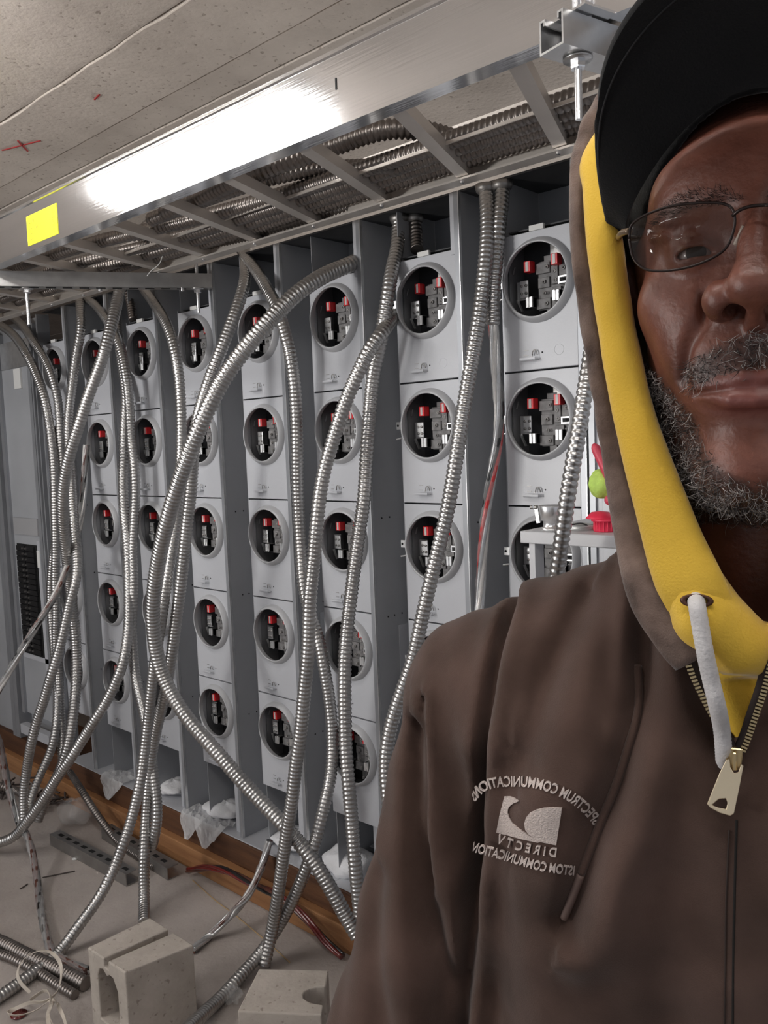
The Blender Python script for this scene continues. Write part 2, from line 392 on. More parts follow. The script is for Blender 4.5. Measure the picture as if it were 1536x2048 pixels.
def add_ear(root):
    e = MB(); e.box((-.112, .012, -.006), (-.09, .016, .012)); e.cyl((-.112, .014, .003), (-.112, .0142, .003), .001)
    eo = e.build('ear', M_['tinned'], root, bevel=.001)
    MB().lathe([(.0001, 0), (.003, 0), (.003, .001)], (-.107, .0112, .003), n=10).build('hole', M_['hole'], eo)
    MB().cyl((-.120, .02, -.030), (-.10, .02, -.026), .002, 8).build('latch_pin', M_['tinned'], root)
def knockout(root):
    MB().lathe([(.0115, 0), (.011, -.0008), (.0105, 0)], (.036, Y_PAN, -.148), n=24).build('knockout_ring', M_['paint'], root)

proto = make_socket()
rows = ['top', 'second', 'third', 'fourth', 'bottom']
colw = ['eighth', 'seventh', 'sixth', 'fifth', 'fourth', 'third', 'second', 'first']
state = {(7, 0): 'two glossy red caps', (7, 1): 'two red caps'}
first = True
for c in range(8):
    for r in range(5):
        if first: o = proto; first = False
        else: o = copy_tree(proto)
        o.location = (c*PITCH_X, 0, ZTOP-(r+1)*0.29)
        wh = 'nearest, first' if c == 7 else ('farthest, eighth' if c == 0 else colw[c])
        tag(o, 'round open meter socket, %s in the %s column leftwards from the man' % (rows[r], wh), 'meter socket',
            'open meter sockets of the %s column from the man' % colw[c])
        if c >= 6: add_ear(o)
        if c >= 6 and r == 0: knockout(o)

def cabinet(c):
    x0 = c*PITCH_X
    root = empty('meter_cabinet', (x0, 0, 0.158),
                 'tall grey steel cabinet with gutter, %s meter column counted leftwards from the man' % colw[c], 'cabinet', 'grey meter cabinets in a row')
    L = lambda a, b: MB().box((a[0], a[1], a[2]-0.158), (b[0], b[1], b[2]-0.158))
    zt, zb = 1.935, 0.160
    xl, xg, xr = -.0995, .0835, .2045        # module left, gutter start, gutter end (next cabinet)
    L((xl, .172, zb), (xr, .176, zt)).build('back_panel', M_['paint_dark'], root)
    L((xl, .02, zt), (xr, .176, zt+.004)).build('top_plate', M_['inner'], root)
    L((xl, .0, zb-.001), (xr, .172, zb+.003)).build('bottom_plate', M_['paint'], root)
    # post between the modules and the gutter, right face = gutter side wall
    p = MB(); p.box((xg, .010, zb+.003-.158), (xg+.0125, .012, zt-.158))
    p.box((xg-.001, .012, zb+.003-.158), (xg+.0005, .05, zt-.158))
    p.build('front_trim', M_['trim'], root)
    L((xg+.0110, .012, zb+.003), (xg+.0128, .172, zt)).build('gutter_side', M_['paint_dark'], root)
    L((xg+.0128, .0095, zb+.003), (xg+.0143, .018, zt)).build('edge_strip', M_['tinned'], root)
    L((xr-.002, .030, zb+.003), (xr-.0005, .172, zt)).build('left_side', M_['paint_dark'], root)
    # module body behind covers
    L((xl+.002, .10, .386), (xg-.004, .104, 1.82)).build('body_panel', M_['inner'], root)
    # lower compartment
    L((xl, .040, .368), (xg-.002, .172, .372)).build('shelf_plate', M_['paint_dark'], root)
    L((xg-.044, .030, zb+.003), (xg-.002, .034, .368)).build('corner_plate', M_['paint'], root)
    L((xl+.004, .150, .21), (xg-.05, .172, .212)).build('ledge', M_['paint'], root)
    L((xl+.01, .03, 1.82), (xg-.002, .172, 1.823)).build('module_top', M_['inner'], root)
    L((xg-.012, .012, 1.80), (xg-.001, .016, zt)).build('corner_tab', M_['paint'], root)
    L((-.028, Y_PAN-.003, 1.812), (.006, Y_PAN+.004, 1.823)).build('top_tag', M_['paper'], root)
    if c > 3:
        L((-.02, .166, 1.862), (.02, .171, 1.88)).build('paper_tag', M_['greypaper'], root)
        L((-.018, .166, 1.838), (.022, .171, 1.858)).build('paper_tag', M_['greypaper'], root)
        MB().lathe([(.0001, 0), (.007, 0), (.007, .003)], (.048, .168, 1.862-.158), n=16).build('knockout', M_['zincdull'], root)
    hl = MB()
    xx = xg+.0135
    for y_, z_ in ((.06, .93), (.085, .93), (.115, .93), (.05, 1.19), (.08, 1.19), (.06, .55), (.09, .55)):
        hl.cyl((xx-.002, y_, z_-.158), (xx+.0006, y_, z_-.158), .0022, 8)
    hl.build('screw_hole', M_['hole'], root)
    # cover strip on the gutter side wall
    L((xg+.0128, .100, .52), (xg+.0145, .140, .90)).build('gutter_cover', M_['paint'], root)
    # left edge strip of the module stack
    L((xl-.0035, .018, .39), (xl-.001, .030, 1.82)).build('left_strip', M_['trim'], root)
    return root
for c in range(8): cabinet(c)
blank = empty('blank_cabinet', (2.6, .012, .158), 'wide plain light grey cabinet front between the nearest meter column and the man', 'cabinet')
MB().box((-.365, 0, 0), (.55, .16, 1.77)).build('body', M_['paint'], blank, bevel=.002)
MB().box((-.3605, -.006, .02), (-.348, 0, 1.75)).build('edge_trim', M_['trim'], blank)
MB().box((-.335, -.004, .03), (.53, 0, 1.74)).build('door', M_['paint'], blank, bevel=.0015)
# clamp lug on second-column gutter
lug = empty('cable_lug', (6*PITCH_X-.12, .03, .80), 'small steel clamp lug with a bolt beside the second meter column', 'clamp')
MB().box((-.014, 0, -.012), (.010, .006, .012)).build('plate', M_['tinned'], lug, bevel=.001)
MB().lathe([(.0001, -.004), (.006, -.004), (.006, .0)], (0, 0, 0), n=6).build('bolt', M_['zincdull'], lug)

# cabinets further left: breaker panel
bp_ = empty('breaker_panel', (-.36, 0, .158), 'tall grey breaker panel with two dark rows of breakers at far left', 'electrical panel')
def B(a, b): return MB().box((a[0]+.36, a[1], a[2]-.158), (b[0]+.36, b[1], b[2]-.158))
B((-.56, .05, .16), (-.115, .054, 1.935)).build('back_panel', M_['paint_dark'], bp_)
B((-.50, .012, .28), (-.19, .018, 1.745)).build('front_plate', M_['paint_dark'], bp_, bevel=.002)
B((-.50, .0, .28), (-.475, .012, 1.745)).build('frame', M_['trim'], bp_)
B((-.215, .0, .28), (-.19, .012, 1.745)).build('frame', M_['trim'], bp_)
B((-.56, -.006, .16), (-.525, .05, 1.90)).build('edge_trim', M_['trim'], bp_)
B((-.172, -.006, .16), (-.160, .05, 1.90)).build('edge_trim', M_['trim'], bp_)
B((-.150, -.002, .16), (-.142, .05, 1.90)).build('edge_trim', M_['trim'], bp_)
B((-.115, .0, .16), (-.104, .05, 1.93)).build('edge_trim', M_['trim'], bp_)
B((-.52, .03, 1.75), (-.18, .034, 1.86)).build('upper_tray', M_['tinned'], bp_)
B((-.46, .005, 1.06), (-.24, .0115, 1.13)).build('rating_label', M_['greypaper'], bp_)
B((-.35, .004, 1.66), (-.29, .0115, 1.74)).build('rating_label', M_['paper'], bp_)
B((-.45, .009, .55), (-.27, .0118, 1.02)).build('breaker_opening', M_['hole'], bp_)
B((-.26, .007, .50), (-.235, .0118, 1.04)).build('breaker_trim', M_['paint'], bp_)
B((-.46, .007, .53), (-.235, .0118, .55)).build('breaker_trim', M_['paint'], bp_)
B((-.262, .005, .93), (-.238, .0068, 1.0)).build('rating_label', M_['paper'], bp_)
for k in range(20):
    z = .56+k*.0228
    for s, x in ((0, -.44), (1, -.355)):
        b = B((x, .0, z), (x+.075, .009, z+.020)).build('breaker', M_['black'], bp_)
        xx = x+(.062 if s == 0 else .006)
        B((xx, -.006, z+.007), (xx+.006, 0, z+.014)).build('toggle', M_['zincdull'], b)
B((-.46, -.03, .205), (-.2, .0, .245)).build('bottom_lip', M_['paint'], bp_)
bp2 = empty('side_cabinet', (-.9, 0, .158), 'grey steel cabinet edge at the left margin beside the breaker panel', 'cabinet')
MB().box((-.35, .02, 0), (.335, .2, 1.74)).build('body', M_['paint_dark'], bp2)
MB().box((.300, -.004, 0), (.334, .02, 1.74)).build('edge_trim', M_['trim'], bp2)
# ------------------------------------------------------------------ ladder cable tray
tray = empty('cable_tray', (1.2, -.33, 1.90), 'long bright aluminium ladder cable tray hung under the concrete ceiling', 'cable tray')
off = Vector((1.2, -.33, 1.90))
def T(p): return Vector(p)-off
yn = -.522; yf = -.108; zb_ = 1.90
def rail(y, x0, x1, h, inward, m):
    s = inward
    prof = [(0, 0), (.032*s, 0), (.032*s, .004), (.004*s, .004), (.004*s, h-.02), (.008*s, h-.018), (.008*s, h-.003), (.018*s, h-.003), (.018*s, h), (-.005*s, h), (-.005*s, h-.008), (0, h-.010)]
    prof = [(-a, b) for a, b in prof]
    return MB().profile(T((x0, y, zb_)), T((x1, y, zb_)), prof)
rn = rail(yn, 3.9, -1.4, .118, 1, 0)
r_near = MB()
def rail2(y, s, x0, x1, h):
    pr = [(0, 0), (.034, 0), (.034, .004), (.004, .004), (.004, h-.016), (.010, h-.014), (.010, h), (-.004, h), (-.004, h-.006), (0, h-.008)]
    v = [(x-off.x, y+s*a-off.y, zb_+b-off.z) for x in (x0, x1) for a, b in pr]; n = len(pr)
    return MB().add(v, [(i, (i+1) % n, n+(i+1) % n, n+i) for i in range(n)]+[tuple(range(n))[::-1], tuple(range(n, 2*n))])
rl = rail2(yn, 1, -2.2, 3.9, .118).build('side_rail', M_['alu'], tray)
rail2(yf, -1, -2.2, 3.9, .118).build('side_rail', M_['rung'], tray)
sk = MB().box(T((.972, yn-.0012, 1.913)), T((1.132, yn-.0002, 1.985))).build('yellow_label', M_['yellow'], rl)
pr_ = MB()
for i in range(4):
    pr_.box(T((.985+.0*i, yn-.0016, 1.925+.013*i)), T((1.0, yn-.0011, 1.927+.013*i)))
for i in range(14): pr_.box(T((1.108, yn-.0016, 1.918+.0045*i)), T((1.108+.004*(1+i % 3), yn-.0011, 1.9192+.0045*i)))
pr_.box(T((1.02, yn-.0016, 1.948)), T((1.03, yn-.0011, 1.953))).box(T((1.005, yn-.0016, 1.965)), T((1.011, yn-.0011, 1.972)))
tag(pr_.build('label_print', M_['print'], sk), kind='stuff')
mk2 = MB().box(T((2.085, yn-.0012, 1.957)), T((2.088, yn-.0003, 1.975))).build('pen_mark', M_['black'], rl)
nx = 2.408; k = 0
while nx > -1.9 or k < 3:
    k += 1; nx -= .2225
xn0, xf0 = 2.408, 2.262
for k in range(-5, 19):
    xa = xn0-.2225*k; xb = xf0-.2195*k
    if xa > 3.7 or xb < -1.9: continue
    p = T((xa, yn+.03, zb_+.016)); q = T((xb, yf-.003, zb_+.016))
    w, t = .026, .011
    prof = [(-w/2, -t), (w/2, -t), (w/2, t), (w/2-.002, t), (w/2-.002, -t+.002), (-w/2+.002, -t+.002), (-w/2+.002, t), (-w/2, t)]
    MB().profile(p, q, prof).build('rung', M_['rung'], tray)
    if k > -1:
        MB().cyl(q+Vector((0, -.018, -.012)), q+Vector((0, -.018, -.019)), .0045, 8).build('rivet', M_['bolt'], tray)
# cabinet-top cover strip seen under the far rail
# ------------------------------------------------------------------ strut supports with threaded rods
def strut_prof(w=.041, h=.041, t=.0028, lip=.010):
    a = w/2
    return [(-a, 0), (a, 0), (a, h), (a-lip, h), (a-lip, h-.008), (a-lip+t, h-.008), (a-lip+t, h-t), (a-t, h-t), (a-t, t), (-a+t, t), (-a+t, h-t), (-a+lip-t, h-t), (-a+lip-t, h-.008), (-a+lip, h-.008), (-a+lip, h), (-a, h)]
def rod(parent, p, z0, z1, nut_z, thread=True):
    b = MB().cyl((p[0], p[1], z0), (p[0], p[1], z1), .0048, 12)
    n = int((z1-nut_z)/.002) if thread else 0
    ro = b.build('threaded_rod', M_['bolt'], parent)
    th_ = MB()
    z = nut_z
    while z < z1:
        th_.lathe([(.0049, 0), (.0056, .0006), (.0049, .0012)], (p[0], p[1], z), 'Z', n=10); z += .0016
    th_.build('thread', M_['bolt'], ro)
    MB().lathe([(.0001, -.0105), (.0095, -.0105), (.0102, -.009), (.0102, 0), (.0001, 0)], (p[0], p[1], nut_z), 'Z', n=6, smooth=False).build('hex_nut', M_['bolt'], parent)
    MB().lathe([(.005, 0), (.0185, 0), (.0185, .0022), (.005, .0022)], (p[0], p[1], nut_z), 'Z', n=24).build('washer', M_['zinc'], parent)
a = PZ(1103, 100, 1.856); a2 = PZ(1420, 195, 1.856)
d = Vector(a2-a); d.z = 0; d.normalize()
s1 = empty('strut_support', (a[0], a[1], 1.856), 'open galvanised strut end bolted under the tray above the cap', 'strut', 'galvanised struts carrying the cable tray')
pend = Vector((0, 0, 0)); qend = d*.62
MB().profile(pend, qend, strut_prof()).build('channel', M_['zinc'], s1)
rp = Vector(PZ(1131, 100, 1.852)) - Vector((a[0], a[1], 1.856))
rod(s1, (d.x*.045, d.y*.045), -.075, .39, -.003)
MB().lathe([(.005, 0), (.02, 0), (.02, .003), (.005, .003)], (d.x*.045, d.y*.045, .0415), 'Z', n=4).build('square_washer', M_['bolt'], s1)
pl = MB().bar(Vector((0, 0, .0445))+d*.02, Vector((0, 0, .0445))+d*.075, .075, .003).build('strap_plate', M_['bolt'], s1)
sc = MB()
for i in range(4): sc.lathe([(.006, 0), (.0075, .0015), (.006, .003)], (d.x*.10, d.y*.10, -.016+.0045*i), 'Z', n=12)
sc.cyl((d.x*.10, d.y*.10, -.024), (d.x*.10, d.y*.10, 0), .0045, 10)
sc.build('spring_nut', M_['bolt'], s1)
A = PZ(424, 578, 1.857); Bq = PZ(-160, 573, 1.857)
dv = Vector(Bq-A); dv.z = 0; ln = dv.length; dv.normalize()
s2 = empty('strut_support', (A[0], A[1], 1.857), 'galvanised strut crossing under the tray in front of the fifth meter column', 'strut', 'galvanised struts carrying the cable tray')
MB().profile((0, 0, 0), dv*ln, strut_prof()).build('channel', M_['zincdull'], s2)
sl = MB()
side = Vector((0, 0, 1)).cross(dv)
for i in range(14):
    c_ = dv*(.03+i*.045)
    sl.bar(c_+Vector((0, 0, -.0004)), c_+dv*.026+Vector((0, 0, -.0004)), .012, .001)
tag(sl.build('slot', M_['hole'], s2), kind='stuff')
for px, ln_, tp in ((395, .07, .39), (53, .1, .03)):
    q = Vector(PZ(px, 577, 1.857))-Vector((A[0], A[1], 1.857))
    rod(s2, (q.x, q.y), -ln_, tp, -.002)
for px in (365, 200):
    q = Vector(PZ(px, 577, 1.857))-Vector((A[0], A[1], 1.857))
    MB().cyl((q.x, q.y, -.008), (q.x, q.y, 0), .006, 6).build('bolt', M_['bolt'], s2)

# ------------------------------------------------------------------ flexible conduits
def pts3(L, r=0.0):
    out = []
    for q in L:
        if len(q) == 2: out.append(PZ(q[0], q[1], r))
        elif q[2] == 'w': out.append(np.array(q[:0]+q[3:]))
        else: out.append(PY(q[0], q[1], q[2]))
    return np.array(out)
def corr(P, R, pitch=.0105, n=12, amp=.13):
    P, s = resample(P, pitch/4.0)
    P = smooth_path(P, 10)
    ph = np.arange(len(P)) % 4
    r = R*np.choose(ph, [1.0, 1.0-amp*.35, 1.0-amp*1.3, 1.0-amp*.35])
    return MB().tube(P, r, n)
def interpY(L):
    """L: list of (px,py) with optional Y; missing Y interpolated by arc position."""
    return L
def conduit(L, R, label, m='flex', name='flexible_conduit', group='flexible steel conduits hanging in front of the meters', px=None, pitch=.0105, step=.02, clampz=True):
    # L: (px, py) or (px, py, Y); Y is filled in linearly along the path
    s = [0.0]
    for i in range(1, len(L)): s.append(s[-1]+math.hypot(L[i][0]-L[i-1][0], L[i][1]-L[i-1][1]))
    ks = [(s[i], L[i][2]) for i in range(len(L)) if len(L[i]) == 3]
    P = []
    for i, q in enumerate(L):
        if q[0] == 'g': continue
        Y = np.interp(s[i], [k_[0] for k_ in ks], [k_[1] for k_ in ks])
        p = PY(q[0], q[1], Y)
        if p[2] < R: p = PZ(q[0], q[1], R)
        P.append(p)
    P = smooth_path(resample(spline(P, step), .012)[0], 5)
    base = Vector(P[-1]) if P[-1][2] < P[0][2] else Vector(P[0])
    o = corr(P-np.array(base), R, pitch).build(name, M_[m])
    o.location = base
    tag(o, label, 'conduit', group)
    return o, P

conduit([(716,520,.06),(703,528,.0),(672,540,-.04),(640,555,-.09),(590,590,-.16),(540,640,-.22),(490,698,-.27),(445,760,-.31),(410,830,-.34),(370,930,-.36),(335,1040,-.36),(312,1150,-.34),(306,1250,-.32),(325,1350,-.29),(370,1430,-.27),(430,1500,-.24),(500,1580,-.2),(560,1642,-.17),(620,1712,-.14),(660,1775,-.12),(690,1830,-.1),(715,1872,-.09)],
        .0205, 'thick conduit leaving the third meter column and sweeping down left in a big S')
conduit([(490,470,.10),(492,518,.04),(490,563,-.02),(482,593,-.05),(465,641,-.09),(441,703,-.13),(417,765,-.17),(396,835,-.2),(388,890,-.21),(384,945,-.2),(381,990,-.2),(372,1063,-.2),(365,1136,-.2),(360,1182,-.2),(352,1240,-.2),(343,1314,-.2),(328,1396,-.19),(316,1445,-.18),(305,1500,-.18),(298,1560,-.19),(292,1640,-.21),(288,1720,-.24),(288,1793,-.26),(288,1845,-.27)],
        .0175, 'conduit running straight down behind the thick one to the floor by the grooved block')
conduit([(270,545,.05),(287,576,.0),(308,606,-.04),(328,638,-.08),(343,673,-.1),(352,714,-.11),(359,761,-.11),(362,814,-.11),(363,858,-.11),(362,916,-.12),(358,975,-.14),(352,1048,-.17),(343,1107,-.2),(331,1182,-.23),(325,1226,-.24),(317,1275,-.24),(308,1335,-.24),(302,1387,-.24),(296,1445,-.24),(289,1504,-.25),(281,1563,-.27),(264,1635,-.30),(249,1681,-.33),(229,1734,-.36),(200,1793,-.42),(161,1847,-.48),(122,1900,-.5),(88,1930,-.55),(44,1962),(0,1993),(-60,2030,-.8)],
        .0165, 'conduit dropping from the tray and curving left across the floor under the white strap')
conduit([(243,560,-.08),(237,592,-.10),(226,638,-.14),(211,696,-.18),(193,749,-.2),(176,793,-.22),(158,850,-.24),(142,900,-.25),(131,946,-.25),(126,990,-.24),(126,1040,-.22),(131,1092,-.19),(139,1158,-.15),(146,1226,-.12),(151,1270,-.11),(153,1314,-.11),(152,1372,-.13),(148,1416,-.15),(142,1460,-.17),(133,1504,-.19),(118,1545,-.2),(95,1590,-.24),(75,1640,-.27)],
        .019, 'broad conduit slanting left from the tray end past the seventh column')
conduit([(158,575,.03),(161,620,.0),(163,650,-.02),(160,673,-.03),(152,714,-.04),(145,767,-.05),(139,814,-.06),(136,858,-.07),(138,902,-.08),(143,960,-.09),(146,1019,-.12),(151,1077,-.14),(154,1110,-.16),(153,1155,-.19),(141,1200,-.21),(129,1255,-.23),(117,1305,-.25),(102,1352,-.27),(88,1401,-.28),(73,1445,-.29),(62,1489,-.3),(53,1542,-.3),(47,1592,-.31),(48,1645,-.32)],
        .017, 'conduit bowing past the seventh column then leaning to the lower left corner')
conduit([(-20,640,.03),(12,658,-.02),(32,676,-.04),(53,708,-.06),(73,749,-.07),(88,793,-.08),(97,837,-.08),(103,881,-.08),(108,931,-.08),(110,990,-.08),(111,1048,-.08),(112,1100,-.08),(111,1170,-.08),(113,1226,-.08),(112,1284,-.08),(117,1343,-.08),(120,1402,-.09),(123,1460,-.1),(125,1520,-.12)],
        .0175, 'leftmost conduit arching down in front of the breaker panel edge')
conduit([(20,630,.05),(44,650,.0),(64,679,-.03),(88,714,-.04),(103,749,-.05),(114,790,-.05),(119,831,-.05),(121,880,-.05),(124,940,-.05),(122,1010,-.05),(114,1070,-.05),(105,1123,-.05),(101,1182,-.05),(103,1240,-.05),(108,1299,-.06),(114,1360,-.08),(115,1420,-.11),(109,1475,-.14),(98,1512,-.16),(80,1550,-.2),(64,1592,-.24),(55,1635,-.28)],
        .0165, 'second conduit from the left arching beside the farthest meter column')
conduit([(165,590,.05),(190,608,.02),(208,631,.0),(226,660,-.02),(237,684,-.03),(246,714,-.04),(252,749,-.05),(257,784,-.05),(260,828,-.05),(262,870,-.05),(266,910,-.06),(270,950,-.06),(271,990,-.06),(268,1048,-.07),(265,1107,-.08),(267,1150,-.09),(266,1200,-.1),(264,1260,-.11),(267,1314,-.12),(272,1358,-.13),(281,1396,-.14),(290,1435,-.15),(299,1490,-.17),(309,1560,-.18),(315,1620,-.19),(311,1665,-.2),(304,1694,-.2)],
        .0165, 'conduit hanging between the sixth and seventh columns down to the floor struts')
conduit([(250,560,.06),(256,584,.05),(262,609,.045),(266,640,.03)], .0155, 'short conduit dropping into the top of the sixth meter column', 'flexdark')
conduit([(232,600,.05),(236,660,.02),(243,720,.0),(252,780,-.02),(252,815,-.03),(249,860,-.04),(248,910,-.05),(246,960,-.06),(248,1019,-.07),(254,1077,-.08),(257,1138,-.09),(258,1196,-.11),(257,1255,-.13),(249,1314,-.16),(237,1352,-.18),(217,1396,-.2),(190,1440,-.23),(164,1481,-.25),(138,1522,-.28),(111,1560,-.3),(88,1598,-.32),(56,1641,-.35),(29,1673,-.37),(0,1685,-.4),(-40,1692,-.44)],
        .0175, 'conduit beside the seventh column turning diagonally left to the floor heap')
conduit([(478,490,.06),(492,515,.03),(513,542,.0),(537,583,-.04),(555,617,-.06),(571,669,-.07),(581,712,-.07),(588,758,-.06),(592,809,-.05),(594,880,-.04),(595,963,-.03),(598,1031,-.02),(602,1099,-.02),(605,1150,-.03),(613,1202,-.03),(630,1254,-.03),(641,1291,-.03),(648,1335,-.03),(657,1385,-.02),(664,1450,-.02),(665,1505,-.03),(662,1550,-.05),(655,1585,-.07),(646,1623,-.09),(636,1664,-.11),(622,1710,-.13),(605,1755,-.14),(583,1805,-.15),(552,1861,-.17),(518,1910,-.22),(479,1954,-.3),(439,1998,-.38),(394,2040),(340,2090,-.6)],
        .017, 'conduit between the third and fourth columns curving back to the floor beside the notched block')
conduit([(798,430,.06),(797,452,.06),(794,500,.03),(786,530,.0),(779,570,-.03),(771,620,-.04),(760,689,-.04),(749,734,-.04),(743,780,-.04),(738,843,-.05),(733,911,-.06),(728,997,-.07),(718,1065,-.08),(709,1134,-.09),(702,1190,-.1),(695,1250,-.11),(690,1310,-.12),(689,1373,-.13),(690,1442,-.14),(692,1510,-.15),(698,1578,-.16),(704,1647,-.16),(709,1715,-.17),(714,1770,-.17),(720,1830,-.17)],
        .0175, 'conduit from the tray down in front of the third column to the white fluff')
conduit([(800,612,.075),(793,622,.045),(781,640,-.01),(764,665,-.07),(740,697,-.1),(718,741,-.12),(697,788,-.13),(680,836,-.14),(663,891,-.15),(649,939,-.16),(639,997,-.17),(632,1065,-.18),(627,1125,-.18),(620,1190,-.19),(618,1254,-.19),(615,1322,-.19),(608,1390,-.19),(602,1459,-.19),(592,1527,-.19),(585,1596,-.19),(574,1664,-.19),(564,1732,-.19),(555,1797,-.19),(543,1866,-.19),(528,1932,-.19)],
        .0175, 'conduit leaving the second column ear and falling left to the notched block')
conduit([(972,380,.02),(974,410,.0),(975,466,-.02),(970,532,-.04),(960,620,-.06),(946,708,-.08),(931,795,-.1),(914,905,-.12),(896,1015,-.13),(870,1125,-.14),(846,1228,-.15),(826,1320,-.16),(803,1385,-.17),(783,1447,-.18),(772,1505,-.19),(772,1560,-.2),(782,1640,-.2),(800,1740,-.2),(815,1850,-.2),(825,1960,-.21)],
        .0165, 'conduit from the tray slanting down across the second column behind the shoulder')
c16, P16 = conduit([(1005,378,.03),(1004,400,.02),(999,444,.0),(993,510,-.01),(987,576,-.02),(985,650,-.02)], .0165, 'cut conduit stopping short with the wire bundle coming out of its end')
conduit([(1226,290,-.14),(1221,360,-.2),(1213,440,-.26),(1205,520,-.31),(1196,600,-.35),(1184,695,-.38),(1171,773,-.41),(1158,861,-.43),(1142,949,-.44),(1129,1037,-.44),(1117,1125,-.43),(1108,1180,-.42),(1092,1290,-.4),(1078,1450,-.38),(1068,1700,-.36),(1062,2000,-.35),(1060,2300,-.35),(1060,2700,-.35)],
        .0125, 'bright conduit nearest the man, passing in front of the grey shelf')
conduit([(828,425,.09),(830,445,.085),(833,475,.08),(834,500,.06)], .0165, 'short conduit dropping into the top of the second meter column', 'flexdark')
conduit([(-60,1862,.5),(0,1883),(49,1908),(98,1930),(146,1954),(172,1968,.5)], .0185, 'dark conduit lying on the floor behind the grooved block', 'flexdark', group='dark conduits lying on the floor')
conduit([(-60,1895,.5),(0,1908),(60,1934),(110,1966),(150,1990)], .0130, 'second dark conduit on the floor tucked under the other at bottom left', 'flexdark', group='dark conduits lying on the floor')
conduit([(140,1545,-.07),(150,1560,-.08),(166,1585,-.1),(186,1617),(210,1651),(234,1681),(262,1703),(290,1722),(310,1735)], .0135, 'thin dark conduit curling on the floor toward the perforated struts', 'flexdark', group='dark conduits lying on the floor')
conduit([(-30,1560,-.25),(0,1572,-.2),(30,1580,-.16),(60,1600),(80,1622)], .016, 'dark conduit stub on the floor at the left margin', 'flexdark', group='dark conduits lying on the floor')

# locknut collars where conduits enter the cabinet tops
for (px, py, Y), lb in (((972, 380, .02), 'dark locknut collar above the slanting conduit of the second column'), ((1004, 378, .03), 'dark locknut collar above the cut conduit'),
                        ((798, 432, .06), 'dark locknut collar above the conduit of the third column'), ((828, 428, .09), 'dark locknut collar above the short conduit of the second column')):
    p = PY(px, py, Y)
    o = MB().lathe([(.016, -.012), (.021, -.010), (.0235, -.002), (.0235, .006), (.016, .006)], (0, 0, 0), 'Z', n=14).build('conduit_connector', M_['zincdull'])
    o.location = (p[0], p[1], 1.928); tag(o, lb, 'connector')

# conduits lying in the tray
def tray_run(L, R, label, m='flexdark'):
    P = smooth_path(resample(spline(L, .04), .02)[0], 4)
    o = corr(P-P[0], R, .0125, 10, .19).build('flexible_conduit', M_[m]); o.location = P[0]
    tag(o, label, 'conduit', 'conduits lying in the cable tray')
zt_ = 1.914
LP = lambda L: [tuple(PZ(*q)) for q in L]
tr = [
 ([(3.7,-.142,zt_+.018),(2.6,-.142,zt_+.018),(1.9,-.145,zt_+.018),(1.2,-.15,zt_+.018),(.4,-.17,zt_+.018),(-.3,-.15,zt_+.018),(-1.4,-.2,zt_+.018)], .0165, 'conduit lying in the tray right against the far rail'),
 ([(3.7,-.178,zt_+.018),(2.6,-.178,zt_+.018),(1.9,-.181,zt_+.018),(1.2,-.19,zt_+.018),(.5,-.23,zt_+.018),(-.2,-.22,zt_+.018),(-1.4,-.26,zt_+.018)], .0165, 'second conduit in the tray counted from the far rail'),
 ([(3.7,-.214,zt_+.018),(2.6,-.214,zt_+.018),(1.9,-.218,zt_+.018),(1.2,-.24,zt_+.018),(.7,-.30,zt_+.020),(0,-.30,zt_+.018),(-1.3,-.35,zt_+.018)], .0165, 'third conduit in the tray counted from the far rail'),
 ([(3.7,-.251,zt_+.020),(2.6,-.251,zt_+.020),(2.0,-.255,zt_+.020),(1.5,-.28,zt_+.022),(.9,-.38,zt_+.022),(.2,-.40,zt_+.020),(-1.2,-.42,zt_+.020)], .018, 'fourth conduit in the tray, veering toward the near rail'),
 ([(3.7,-.16,zt_+.052),(2.6,-.16,zt_+.052),(1.9,-.165,zt_+.052),(1.2,-.18,zt_+.052),(.5,-.17,zt_+.05),(.1,-.13,zt_+.06),(-.5,-.17,zt_+.055)], .0165, 'conduit riding on top of the tray bundle near the far rail'),
 (LP([(1010,305,1.95),(960,298,1.965),(905,278,1.975),(855,262,1.98),(800,254,1.985),(740,264,1.985),(680,288,1.98),(610,312,1.97),(540,335,1.96),(470,362,1.95),(400,395,1.945),(330,425,1.94)]), .0205, 'thick dark conduit arching up out of the bundle by the near rail'),
 (LP([(780,330,1.93),(720,335,1.95),(650,335,1.965),(590,345,1.965),(520,362,1.955),(450,385,1.945),(380,410,1.94),(300,440,1.935)]), .017, 'conduit crossing from the bundle to the near side below the thick one'),
 (LP([(280,470,1.96),(300,445,1.98),(340,436,1.985),(385,440,1.98),(420,452,1.965),(450,470,1.945)]), .0175, 'short conduit hooping above the tray rungs by the yellow sticker'),
 (LP([(385,420,1.985),(360,455,1.98),(340,485,1.965),(322,505,1.95)]), .016, 'short conduit crossing the tray from side to side'),
 (LP([(200,480,1.94),(260,470,1.95),(330,470,1.955),(400,490,1.945),(470,478,1.935),(560,450,1.93),(700,412,1.93)]), .0165, 'conduit weaving along the tray from the near rail to the bundle'),
]
for L, R, lb in tr: tray_run(L, R, lb, 'flexdark')
# divider strips of the tray bottom seen over the bundle
MB().box(T((-1.5, -.278, 1.918)), T((3.7, -.275, 1.924))).build('divider', M_['rung'], tray)

# zip tie hanging from the tray
q = PZ(325, 512, 1.897)
zt2 = MB().tube(smooth_path(spline([PZ(325, 512, 1.90), PY(318, 530, -.23), PY(303, 540, -.24), PY(294, 552, -.25)], .01), 3)-np.array(q), .0012, 6).build('zip_tie', M_['paper']); zt2.location = q
tag(zt2, 'thin white zip tie tail hanging from the tray rungs', 'zip tie')

